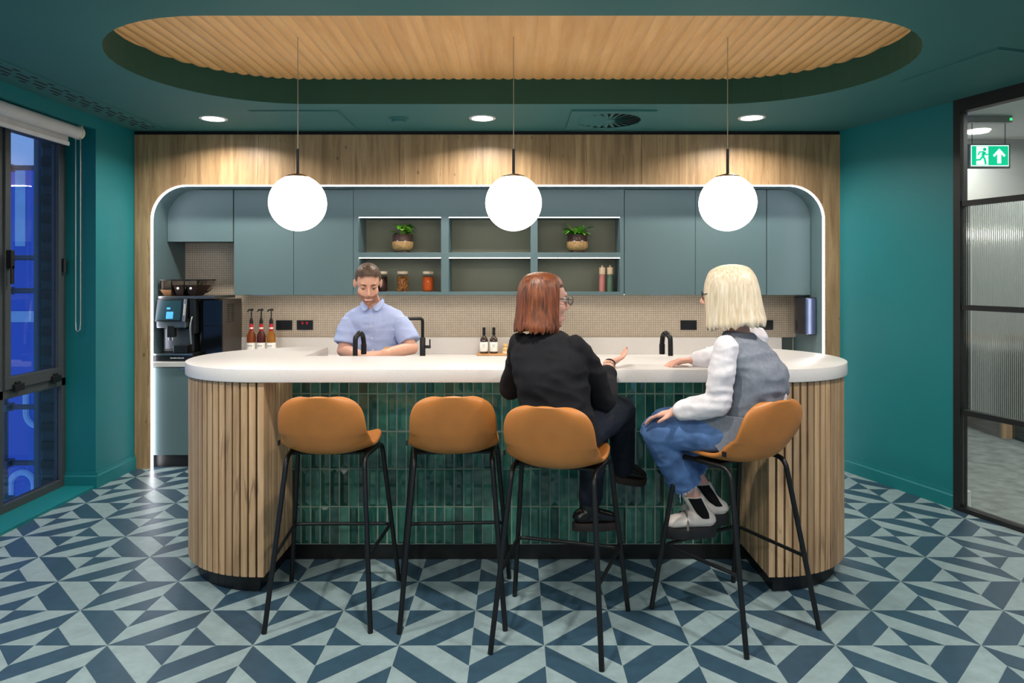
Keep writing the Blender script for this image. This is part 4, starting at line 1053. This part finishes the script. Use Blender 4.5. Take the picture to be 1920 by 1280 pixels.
for S0, E0, ex in ((RS, RE, -1), (LS, LE, 1)):
    e2 = S0+(E0-S0)*.80; s_.cap(S0+Vector((ex*-.02,0,-.008)), .055, S0+(E0-S0)*.4, .062, 18); dd = (E0-S0).normalized(); u = dd.cross(f).normalized(); v = dd.cross(u)
    s_.loft([(S0+(E0-S0)*.10, u*.056, v*.058), (S0+(E0-S0)*.45, u*.066, v*.064), (e2, u*.072, v*.068)], 24)
sh = organic('shirt', s_, .007, 4, [blue], man, wr=.010, wf=10)
dk = plain('dark_trousers', (34,38,50), .8)
cl = MB()
for s in (-1, 1):
    pts = [(0.012*s, -.075, .0), (.035*s, -.066, .018), (.062*s, -.03, .042), (.066*s, .02, .052), (.03*s, .062, .054), (0, .068, .054)]
    low = [(.014*s, -.088, -.018), (.052*s, -.100, -.044), (.082*s, -.045, .012), (.078*s, .03, .034), (.035*s, .078, .036), (0, .086, .036)]
    O = Vector((-.964, 4.672, 1.352)); V = [O+Vector((x_, y_, z_)) for x_, y_, z_ in pts]+[O+Vector((x_, y_, z_)) for x_, y_, z_ in low]
    cl.add(V, [(i, i+1, i+7, i+6) for i in range(5)])
clm = tmp_bake(cl, [('SOLIDIFY', dict(thickness=.005, offset=0)), ('SUBSURF', dict(levels=2, render_levels=2))]); clm.polygons.foreach_set('use_smooth', [True]*len(clm.polygons))
obj('collar', None, blue, sh, me=clm)
def front_y(x, z):                                # shirt surface toward the camera
    hit, p, n_, _ = sh.data and sh.ray_cast((x, 4.2, z), (0, 1, 0)); return p.y if hit else 4.6
bpy.context.view_layer.update()
pk = MB(); prev = None; zs = [1.03+.02*k for k in range(15)]
V = []
for z in zs:
    for dx_ in (-.014, .014): V.append((-.957+dx_, front_y(-.957+dx_-.955*0, z)-.002, z))
obj('placket', pk.add(V, [(2*i, 2*i+1, 2*i+3, 2*i+2) for i in range(len(zs)-1)]), blue, sh)
for z in (1.06, 1.14, 1.22, 1.29): obj('button', MB().ell((-.957, front_y(-.957, z)-.003, z), (.0055,.002,.0055), None, 12), plain('shirt_button', (226,220,206), .3), sh, smooth='all')
V = []; pxs = [-.90+.018*k for k in range(6)]; pzs = [1.10, 1.13, 1.16, 1.19, 1.205]
for z in pzs:
    for x in pxs: V.append((x, front_y(x, z)-.0025, z))
obj('pocket', MB().add(V, [(j*6+i, j*6+i+1, j*6+i+7, j*6+i+6) for j in range(4) for i in range(5)]), blue, sh)
t_ = MB()
torso(t_, [((-.95,4.80,.80),.165,.12), ((-.95,4.80,.88),.17,.125), ((-.95,4.80,.96),.168,.122)], f, r)
for hx in (-1.04, -.87): chain(t_, [((hx,4.80,.86),.092), ((hx,4.79,.48),.07), ((hx,4.81,.09),.055)])
organic('trousers', t_, .01, 3, [dk], man)
for hx in (-1.045, -.865): organic('shoe', MB().cap((hx,4.83,.045), .042, (hx,4.64,.038), .036).box(hx-.042, hx+.042, 4.60, 4.875, .002, .03), .008, 3, [plain('dark_shoe', (30,26,24), .4)], man)
obj('wristband', MB().tube([LWr+(LE-LWr).normalized()*.03+Vector((.033*math.cos(u*PI/8)*.8, .033*math.cos(u*PI/8)*.5, .033*math.sin(u*PI/8))) for u in range(17)], .005, 8), plain('yellow_wristband', (214,150,40), .5), man, smooth='all')

# --- seated person with auburn bob, black cardigan
f, r = frame(-32)
w1 = thing('person', 'person in black cardigan and dark jeans sitting cross-legged on a stool', 'person', (.185, 3.045, .77))
Mh = head_matrix((.135, 3.12, 1.440), -68, 4, 0)
hipc = Vector((.195, 3.045, .858)); RS = Vector((.283,2.995,1.262)); LS = Vector((.0,3.165,1.262))
RE = Vector((.395,3.155,.985)); RWr = Vector((.455,3.385,1.128)); LE = Vector((-.02,3.33,1.02)); LWr = Vector((.13,3.43,1.128))
b = MB(); head_prims(b, Mh); b.cap(Mh @ Vector((0,-.03,-.05)), .048, (.135,3.09,1.29), .05)
torso(b, [((.19,3.045,.87),.14,.09), ((.155,3.02,1.0),.13,.09), ((.145,3.06,1.13),.13,.085), ((.14,3.08,1.22),.10,.06), ((.137,3.09,1.29),.055,.05)], f, r)
chain(b, [(RS+Vector((-.03,.012,-.04)),.034), (RE,.036), (RE*.55+RWr*.45,.034), (RWr,.023)]); chain(b, [(LS+Vector((.03,-.01,-.04)),.034), (LE,.036), (LWr,.023)])
tp = hand(b, RWr, Vector((.56,3.475,1.150))-RWr, (-.25,.45,.85), -1, .38, k=.9); hand(b, LWr, (.9,.25,0), (0,0,-1), -1, .3, k=.9)
hipR, hipL = hipc+r*.085, hipc-r*.085
kR, aR = Vector((.52,3.42,.895)), Vector((.545,3.56,.575)); kL, aL = Vector((.395,3.43,.825)), Vector((.355,3.375,.425))
chain(b, [(hipR,.07), (kR,.05), (aR,.035)]); chain(b, [(hipL,.07), (kL,.05), (aL,.035)])
skin1 = skin_mat('rosy_skin', (224,168,148))
bd = organic('body', b, .0045, 4, [skin1, lips], w1, face_post(Mh, .5))
nails(bd, tp, (-.25,.45,.85), plain('red_nail_polish', (150,24,34), .25))
eyes(w1, Mh, M['eye_white'], M['iris']); glasses(w1, Mh, plain('dark_spectacle_frame', (40,28,26), .35), M['lens'])
hm = bob_hair(Mh, [(.128,.012,.014), (.122,.045,.05), (.105,.074,.085), (.07,.094,.107), (.02,.102,.116), (-.03,.104,.116), (-.08,.110,.117), (-.118,.117,.121), (-.138,.113,.119)], 3, face_y=.022, allx=True)
obj('hair', None, hair_mat('auburn_hair', (52,26,14), (146,78,40)), w1, me=mesh_from(hm, 'hair', 'all'))
jk = MB()
torso(jk, [((.195,3.035,.80),.160,.10), ((.19,3.035,.87),.172,.112), ((.17,3.03,.99),.166,.118), ((.147,3.05,1.12),.172,.126), ((.143,3.075,1.215),.182,.105), ((.14,3.085,1.27),.130,.080), ((.137,3.09,1.305),.062,.058)], f, r)
cuff = RWr+(RE-RWr).normalized()*.082
chain(jk, [(RS+Vector((-.025,.012,-.018)),.052), (RS*.5+RE*.5,.054), (RE,.054), (RE*.5+cuff*.5,.051), (cuff,.042)]); chain(jk, [(LS+Vector((.02,-.01,-.018)),.052), (LE,.054), (LWr,.04)])
organic('cardigan', jk, .007, 4, [fabric('black_knit', (28,28,32), .85, 600, .3)], w1, wr=.012, wf=8)
jn = MB(); torso(jn, [((.195,3.04,.776),.13,.09), ((.195,3.042,.86),.158,.105), ((.185,3.04,.93),.15,.105)], f, r)
chain(jn, [(hipR,.085), (hipR*.4+kR*.6,.076), (kR,.066), (kR*.5+aR*.5,.062), (aR,.055)]); chain(jn, [(hipL,.083), (kL,.064), (kL*.5+aL*.5,.062), (aL+Vector((.004,.008,.05)),.058)])
organic('jeans', jn, .008, 4, [fabric('dark_indigo_denim', (28,34,46), .75, 500, .3)], w1, wr=.006, wf=12)
blackleather = plain('black_boot_leather', (20,18,18), .25, bmp=.05); sole1 = plain('brown_black_sole', (40,30,24), .6)
def boot(parent, ankle, heel, toe, mat, smat, hgt, wd=.042, plat=.03, elastic=None, leg=None):
    ankle, heel, toe = Vector(ankle), Vector(heel), Vector(toe); d = (toe-heel).normalized(); up = (ankle-heel*.72-toe*.28); up = (up-d*up.dot(d)).normalized(); l = d.cross(up)
    L = (toe-heel).length; m_ = MB(); base = heel+up*plat
    m_.loft([(base+d*.03+up*.035, l*.036, (d*.0+up)*.036), (base+d*L*.35+up*.042, l*.040, up*.044), (base+d*L*.62+up*.033, l*wd, up*.034), (base+d*(L-.04)+up*.026, l*wd*.98, up*.028), (base+d*(L-.012)+up*.022, l*.026, up*.018)], 20)
    m_.cap(base+d*.034+up*.036, .036, base+d*L*.6+up*.03, .036)
    top = ankle+(leg or up)*hgt; m_.loft([(base+d*L*.2+up*.03, d*.055, l*.042), (ankle*.6+(base+d*L*.2+up*.04)*.4, d*.052, l*.042), (ankle, d*.048, l*.042), (top, d*.053, l*.046)], 22)
    o = organic('boot', m_, .005, 4, [mat], parent)
    so = MB(); n_ = 20; pr_ = []
    for k in range(n_):
        a = 2*PI*k/n_; x_ = math.cos(a); y_ = math.sin(a); pr_.append(heel+d*(L/2+(L/2+.006)*(abs(x_)**.75)*(1 if x_ > 0 else -1))+l*((wd+.004)*(abs(y_)**.8)*(1 if y_ > 0 else -1)*(1 if x_ > -.2 else .86)))
    V = [p for p in pr_]+[p+up*(plat+.008) for p in pr_]
    so.add(V, [tuple(range(n_-1,-1,-1)), tuple(range(n_, 2*n_))]+[(i, (i+1)%n_, (i+1)%n_+n_, i+n_) for i in range(n_)])
    obj('sole', so, smat, o, bevel=.003, smooth=True)
    if elastic:
        for s in (-1, 1):
            c0 = base+d*L*.24+up*.055; el = MB().loft([(c0+l*s*.030, d*.022, l*.018), (ankle*.5+c0*.5+l*s*.028, d*.030, l*.0185), (top-(leg or up)*.004+l*s*.030, d*.034, l*.0185)], 16); obj('elastic_gusset', el, elastic, o, smooth=True)
        obj('strap', MB().tube([base+d*L*.58+up*z_+l*x_ for x_, z_ in ((-.045,.0), (-.043,.035), (-.02,.066), (0,.071), (.02,.066), (.043,.035), (.045,.0))], .006, 6), plain('grey_strap', (120,112,108), .6), o, smooth=True)
boot(w1, aL, (.275,3.355,.325), (.50,3.40,.320), blackleather, sole1, .05, .04)
boot(w1, aR, (.505,3.57,.500), (.665,3.63,.470), blackleather, sole1, .04, .04)
bc = RWr+(RE-RWr).normalized()*.018
for k, m_ in enumerate((plain('black_strap_band', (22,20,22), .4), plain('silver_bracelet', (206,190,170), .25, metal=.8))):
    dd = (RE-RWr).normalized(); u = dd.cross(Vector((0,0,1))).normalized(); v = dd.cross(u); c0 = RWr+dd*(.004+.02*k)
    obj('bracelet', MB().tube([c0+(u*math.cos(a*PI/8)+v*math.sin(a*PI/8))*.0265 for a in range(17)], .0035, 8), m_, w1, smooth='all')

# --- seated person with blonde hair, grey vest over white blouse, jeans
f, r = frame(52)
w2 = thing('person', 'person in grey knit vest and blue jeans sitting sideways on a stool', 'person', (.999, 3.16, .77))
Mh = head_matrix((.945, 3.13, 1.468), 76, 6, 0)
hipc = Vector((1.02,3.125,.860)); LS = Vector((.895,2.985,1.258)); RS = Vector((1.115,3.25,1.258))
LE = Vector((.868,2.995,1.0)); LWr = Vector((.705,3.075,.952)); RE = Vector((1.0,3.43,1.160)); RWr = Vector((.885,3.465,1.132))
b = MB(); head_prims(b, Mh); b.cap(Mh @ Vector((0,-.03,-.05)), .047, (1.0,3.12,1.29), .05)
torso(b, [((1.02,3.125,.87),.14,.09), ((1.06,3.105,1.0),.13,.09), ((1.05,3.10,1.12),.13,.085), ((1.02,3.115,1.22),.10,.06), ((1.0,3.12,1.29),.055,.05)], f, r)
chain(b, [(LS+Vector((.02,.02,-.04)),.034), (LE,.036), (LWr,.022)]); chain(b, [(RS+Vector((-.02,-.02,-.04)),.034), (RE,.036), (RWr,.022)])
tl = hand(b, LWr, Vector((.62,3.13,.925))-LWr, (.1,0,-1), 1, .30, k=.9); tr = hand(b, RWr, Vector((.775,3.455,1.128))-RWr, (0,0,-1), -1, .34, k=.9)
hipL, hipR = hipc-r*.085, hipc+r*.085
kL, aL = Vector((.645,3.185,.840)), Vector((.865,3.292,.455)); kR, aR = Vector((.725,3.38,.84)), Vector((.945,3.43,.47))
chain(b, [(hipL,.07), (kL,.05), (aL,.033), (aL+Vector((-.008,0,-.05)),.03)]); chain(b, [(hipR,.07), (kR,.05), (aR,.033), (aR+Vector((-.008,0,-.05)),.03)])
bd = organic('body', b, .0045, 4, [skin1, lips], w2, face_post(Mh, .4))
nails(bd, tl, (.1,0,-1), plain('dark_red_polish', (110,20,36), .25)); nails(bd, tr, (0,0,-1), plain('dark_red_polish', (110,20,36), .25))
eyes(w2, Mh, M['eye_white'], M['iris']); glasses(w2, Mh, plain('black_spectacle_frame', (24,24,26), .35), M['lens'])
Mhh = Mh @ Matrix.Translation((0, .004, 0))
hm = bob_hair(Mhh, [(.134,.012,.014), (.128,.048,.052), (.11,.080,.092), (.07,.102,.116), (.02,.111,.126), (-.03,.115,.130), (-.085,.121,.135), (-.125,.126,.140), (-.145,.120,.136)], 8, face_y=.092, sq=.72)
obj('hair', None, hair_mat('blonde_hair', (206,182,144), (242,230,210)), w2, me=mesh_from(hm, 'hair', 'all'))
bl_ = MB()
for S0, pts in ((LS, [(LS+Vector((.012,.012,-.015)),.050), (LS*.5+LE*.5,.056), (LE,.052), (LE*.5+LWr*.5,.050), (LWr+(LE-LWr).normalized()*.03,.040)]), (RS, [(RS,.058), (RE,.052), (RE*.4+RWr*.6,.044), (RWr+(RE-RWr).normalized()*.02,.038)])): chain(bl_, pts)
torso(bl_, [((1.085,3.087,.93),.14,.10), ((1.075,3.09,1.08),.15,.105), ((1.03,3.11,1.22),.15,.09), ((1.01,3.118,1.27),.09,.065)], f, r)
organic('blouse', bl_, .0065, 4, [fabric('white_cotton_blouse', (226,222,228), .75, 500, .15)], w2, wr=.009, wf=12)
vt = MB()
torso(vt, [((1.025,3.125,.84),.158,.100), ((1.035,3.12,.91),.168,.118), ((1.065,3.102,1.0),.170,.124), ((1.07,3.09,1.12),.170,.128), ((1.035,3.107,1.21),.168,.108), ((1.01,3.117,1.265),.115,.08), ((1.0,3.12,1.30),.068,.062)], f, r)
kv = fabric('grey_knit_wool', (126,132,144), .9, 420, .45, .12, 60)
vo = organic('vest', vt, .007, 4, [kv], w2, wr=.013, wf=9)
flp = MB(); side_ = hipc-r*.178; dn = Vector((0,0,-1))
V = [side_+f*.10+Vector((0,0,.09)), side_-f*.08+Vector((0,0,.09)), side_-f*.10+Vector((0,0,-.0)), side_+f*.03+Vector((0,0,-.075))-r*.0, side_+f*.13+Vector((0,0,.03))]
fm_ = tmp_bake(MB().add(V, [(0,1,2,3,4)]), [('SOLIDIFY', dict(thickness=.008, offset=0))]); obj('vest_hem_flap', None, kv, vo, me=fm_)
jn = MB(); torso(jn, [((1.02,3.125,.776),.13,.09), ((1.02,3.125,.86),.158,.102), ((1.03,3.12,.93),.15,.10)], f, r)
def wide_leg(mb, hip, knee, ank):
    chain(mb, [(hip,.086), (hip*.4+knee*.6,.080), (knee,.074), (knee*.7+ank*.3,.076)])
    hem = knee*.33+ank*.67; d = (ank-knee).normalized(); u = d.cross(Vector((0,1,0))).normalized(); v = d.cross(u)
    mb.loft([(knee, u*.072, v*.07), (knee*.5+ank*.5, u*.075, v*.073), (hem, u*.078, v*.074)], 24); return hem, u, v, d
H1 = wide_leg(jn, hipL, kL, aL); H2 = wide_leg(jn, hipR, kR, aR)
den = fabric('mid_blue_denim', (84,116,166), .8, 450, .35, .3, 16)
jo = organic('jeans', jn, .007, 4, [den], w2, wr=.007, wf=12)
fr_ = MB(); rf = random.Random(2)
for hem, u, v, d in (H1, H2):
    for k in range(70):
        a = rf.uniform(0, 2*PI); p = hem+u*.075*math.cos(a)+v*.071*math.sin(a)-d*.006; L = rf.uniform(.008, .022) if rf.random() < .9 else rf.uniform(.04, .07)
        fr_.tube([p, p+Vector((rf.uniform(-.004,.004), rf.uniform(-.004,.004), -L))], .0011, 4)
tag(obj('frayed_hem', fr_, plain('pale_blue_threads', (176,198,222), .8), jo), kind='stuff')
wl = plain('off_white_leather', (222,212,204), .4, bmp=.05); so2 = plain('black_rubber_sole', (26,26,28), .6); el_ = fabric('black_elastic', (16,16,17), .8)
boot(w2, aL, (.945,3.305,.320), (.695,3.29,.320), wl, so2, .080, .044, .045, el_, (kL-aL).normalized())
boot(w2, aR, (1.045,3.435,.330), (.805,3.43,.330), wl, so2, .080, .044, .045, el_, (kR-aR).normalized())
# ------------------------------------------------------------------ roller blind
rb = thing('roller_blind', 'rolled-up pale grey roller blind at the window head', 'blind', (-3.15, 4.2, 2.58))
cyl = lambda y0, y1, r_, x=-3.15, z=2.58: MB().tube([(x, y0, z), (x, y1, z)], r_, 24)
obj('roll', cyl(1.9, 4.98, .044), plain('pale_grey_blind_fabric', (206,204,202), .7, bmp=.05, bscale=400), rb, smooth=True)
obj('hem_bar', MB().box(-3.200, -3.180, 1.9, 4.95, 2.480, 2.508), plain('white_hem_bar', (226,224,222), .5), rb, bevel=.003)
obj('hanging_fabric', MB().box(-3.1935, -3.191, 1.9, 4.95, 2.50, 2.59), plain('blind_fabric_edge', (200,198,196), .7), rb)
obj('end_bracket', MB().tube([(-3.15, 4.98, 2.58), (-3.15, 5.005, 2.58)], .047, 24).box(-3.175, -3.125, 4.995, 5.01, 2.56, 2.632), plain('cream_bracket', (220,208,184), .5), rb, smooth=True)
ch = MB()
chp = [(-3.165, 4.992, 2.57)]+[(-3.165, 4.992, 2.57-k*.05) for k in range(1, 28)]+[(-3.158, 4.985, 1.165), (-3.142, 4.98, 1.155), (-3.128, 4.98, 1.165)]+[(-3.126, 4.985, 1.22+k*.05) for k in range(28)]
obj('chain', ch.tube(chp, .0035, 6), plain('grey_bead_chain', (176,176,170), .4, metal=.5), rb)

# ------------------------------------------------------------------ outside the window, dusk
brk = tag(obj('brick_pier', MB().box(-3.765, -3.375, 5.512, 5.96, -.6, 3.3), plain('dark_mortar', (70,66,64), .9)), 'dark brick pier outside the window', 'brick pier')
brm = mesh_from(MB().box(-.105, .105, -.012, .1, 0, .065), 'brick', bevel=.003); brm.materials.append(plain('dark_brick', (62,46,42), .85, var=.3, scale=20))
for c in range(40):
    z = -.2+c*.075; o_ = .0 if c % 2 else -.11
    for k in range(3):
        x = -3.66+o_+k*.222
        if -3.75 < x < -3.38: inst('brick', brm, brk, (x, 5.51, z))
hb_ = thing('site_hoarding', 'blue printed hoarding with pale letters across the street', 'hoarding', (-6, 7.6, -2))
blu = plain('blue_print_panel', (84, 118, 216), .6, var=.05, scale=1, kind='World'); pale = plain('pale_blue_print', (172, 212, 246), .6)
for k in range(5): obj('hoarding_panel', MB().box(-9.0+k*1.0, -8.006+k*1.0, 7.6, 7.63, -2, 2.75), blu, hb_)
yl = 7.594
obj('letter', MB().tube([(-5.36, yl, .42), (-5.36, yl, .06)]+[(-5.21-.15*math.cos(PI*k/12), yl, .06-.15*math.sin(PI*k/12)) for k in range(1, 12)]+[(-5.06, yl, .06), (-5.06, yl, .42)], .032, 8), pale, hb_)
obj('letter', MB().tube([(-5.53, yl, -1.1), (-5.53, yl, -.72)]+[(-5.40-.13*math.cos(PI*k/12), yl, -.72+.13*math.sin(PI*k/12)) for k in range(1, 12)]+[(-5.27, yl, -.72), (-5.27, yl, -1.1)], .034, 8), pale, hb_)
obj('printed_stripe', MB().box(-5.8, -5.2, 7.592, 7.6, 1.05, 1.17), pale, hb_); obj('printed_block', MB().box(-5.48, -5.37, 7.592, 7.6, 1.88, 2.72), pale, hb_)
sf = thing('scaffolding', 'steel scaffold tubes outside the window', 'scaffold', (-4.6, 6.3, -1))
stl = plain('galvanised_tube', (92,96,104), .45, metal=.6)
for x in (-4.64, -4.33): obj('standard', MB().tube([(x, 6.3, -1.6), (x, 6.3, 3.3)], .026 if x < -4.5 else .04, 12), stl, sf, smooth=True)
for z in (2.54, 1.72, 1.42, .36, -.15, -.49):
    lg = obj('ledger', MB().tube([(-5.9, 6.34, z), (-4.30, 6.34, z)], .024, 12), stl, sf, smooth=True)
    obj('coupler', MB().box(-4.68, -4.60, 6.27, 6.38, z-.035, z+.035), stl, lg, bevel=.008)

# ------------------------------------------------------------------ corridor beyond the glazed partition
tag(obj('floor_corridor', MB().prism([rw(4.4, .052), (6.6, .8), (6.6, 7.7), (2.3, 7.7), rw(-.9, .052)], -.02, .004), plain('grey_carpet', (132,138,134), .95, var=.3, scale=9, kind='World', bmp=.4, bscale=160)), 'grey carpet of the corridor', None, kind='structure')
tag(obj('wall_corridor', MB().box(2.2, 6.6, 7.6, 7.7, 0, 3.1).box(6.5, 6.6, .8, 7.7, 0, 3.1).prism([rw(4.4, .05), (6.6, .8), (6.6, .7), rw(4.4, -.05)], 0, 3.1), M['grey_wall']), 'pale wall of the corridor', None, kind='structure')
tag(obj('ceiling_corridor', MB().prism([rw(4.5, .03), (6.6, .7), (6.6, 7.7), (2.2, 7.7), rw(-1.0, .03)], 3.05, 3.1).prism([rw(4.5, .0), rw(4.5, .05), rw(-1.0, .05), rw(-1.0, .0)], ZC+.002, 3.06), M['grey_wall']), 'pale ceiling of the corridor', None, kind='structure')
tag(obj('wall_return', MB().prism([rw(1.02, .081), rw(1.02, .09), rw(-.9, .09), rw(-.9, .081)], 0, 3.04), M['white_paint']), 'white corridor face of the teal wall', None, kind='structure')
tag(obj('trim_3', MB().prism([rw(1.03, .082), rw(1.03, .125), rw(.9, .125), rw(.9, .091)], 0, .11), M['white_paint']), 'white skirting end in the corridor', None, kind='structure')
cb_ = thing('corridor_cabinet', 'low beige cabinet with oak edge beyond the glass', 'cabinet', (4.9, 6.9, 0))
obj('carcass', MB().box(4.64, 5.5, 6.66, 7.35, .004, .95), plain('beige_panel', (140,126,108), .5), cb_, bevel=.003); obj('oak_edge', MB().box(4.635, 5.5, 6.63, 6.66, .004, .96), M['oak_slat'], cb_)
gb = thing('tiled_counter', 'dark green tiled counter beyond the glass', 'counter', (5.1, 6.4, 0))
obj('carcass', MB().box(4.73, 5.9, 6.25, 6.58, .004, .86), plain('dark_green_block', (20,44,38), .3), gb); obj('top', MB().box(4.70, 5.9, 6.22, 6.60, .86, .90), M['quartz'], gb)
es = thing('exit_sign', 'green running man exit sign with up arrow', 'exit sign', (4.43, 6.5, 2.55))
ex, ey = 4.43, 6.5; ez = 1.55+(518-292)*6.5/1303; k_ = 6.5/1303
gsf = emit('exit_green', (0, 205, 150), .95); wsf = emit('exit_white', (240, 255, 248), 1.25)
obj('housing', MB().box(ex-.195, ex+.195, ey, ey+.03, ez-.118, ez+.112), plain('grey_sign_frame', (128,134,138), .4), es, bevel=.004)
face = obj('face', MB().box(ex-.176, ex+.176, ey-.004, ey, ez-.098, ez+.098), wsf, es)
obj('green_field', MB().box(ex-.170, ex+.170, ey-.006, ey-.004, ez-.090, ez+.090), gsf, face)
obj('door_symbol', MB().box(ex-.128, ex-.018, ey-.008, ey-.006, ez-.086, ez+.086), wsf, face)
mn = MB(); cxm = ex-.066; Y_ = ey-.0095
def limb(pts, r_): mn.tube([(cxm+x, Y_, ez+z) for x, z in pts], r_, 6)
mn.lathe([(.001,-.001),(.016,-.001),(.016,.001)], (0,0,0), 16)
mn.v = [(cxm+.013+x, Y_+z*.5, ez+.058+y) for x, y, z in mn.v]
limb([(.006,.034), (-.006,-.004)], .015); limb([(-.006,-.004), (.014,-.034), (.022,-.082)], .009); limb([(-.008,-.008), (-.03,-.038), (-.075,-.042)], .009)
limb([(.006,.034), (.028,.008), (.052,.014)], .007); limb([(.002,.036), (-.034,.034), (-.048,.006)], .007)
obj('running_figure', mn, gsf, face)
ax = ex+.085
obj('arrow', MB().prism_y([(ax-.018, ez-.072), (ax+.018, ez-.072), (ax+.018, ez+.018), (ax+.046, ez-.012), (ax+.058, ez+.004), (ax, ez+.066), (ax-.058, ez+.004), (ax-.046, ez-.012), (ax-.018, ez+.018)], ey-.008, ey-.006), wsf, face)
for s in (-1, 1): obj('cable', MB().tube([(ex+s*.155, ey+.015, ez+.112), (ex+s*.155, ey+.015, 3.0)], .003, 6), M['black_frame'], es)
hs_ = obj('mounting_bar', MB().box(ex-.20, ex+.20, ey-.02, ey+.05, 2.985, 3.05), plain('grey_mount', (150,152,152), .5), es, bevel=.003)
obj('indicator', MB().ell((ex+.185, ey-.022, 3.015), (.012,.006,.012)), emit('green_indicator', (40,235,110), 3), hs_, smooth='all')
for x, y, lb in ((4.75, 7.15, 'round corridor downlight beside the exit sign'), (4.5, 4.0, 'round corridor downlight near the glazed partition')):
    t = thing('corridor_downlight', lb, 'downlight', (x, y, 3.05)); obj('lens', MB().lathe([(.002,-.006),(.11,-.006),(.115,-.001)], (x, y, 3.05), 28), M['down'], t)
    area_light('corridor_lamp', (x, y, 3.03), .2, 20 if y > 5 else 75, (1,.97,.93), spread=170)
for z in (2.62,): tag(obj('linear_light', MB().box(5.2, 6.4, 7.55, 7.58, 2.02, 2.045), M['shelf_led']), 'thin white linear light on the corridor wall', 'light strip')
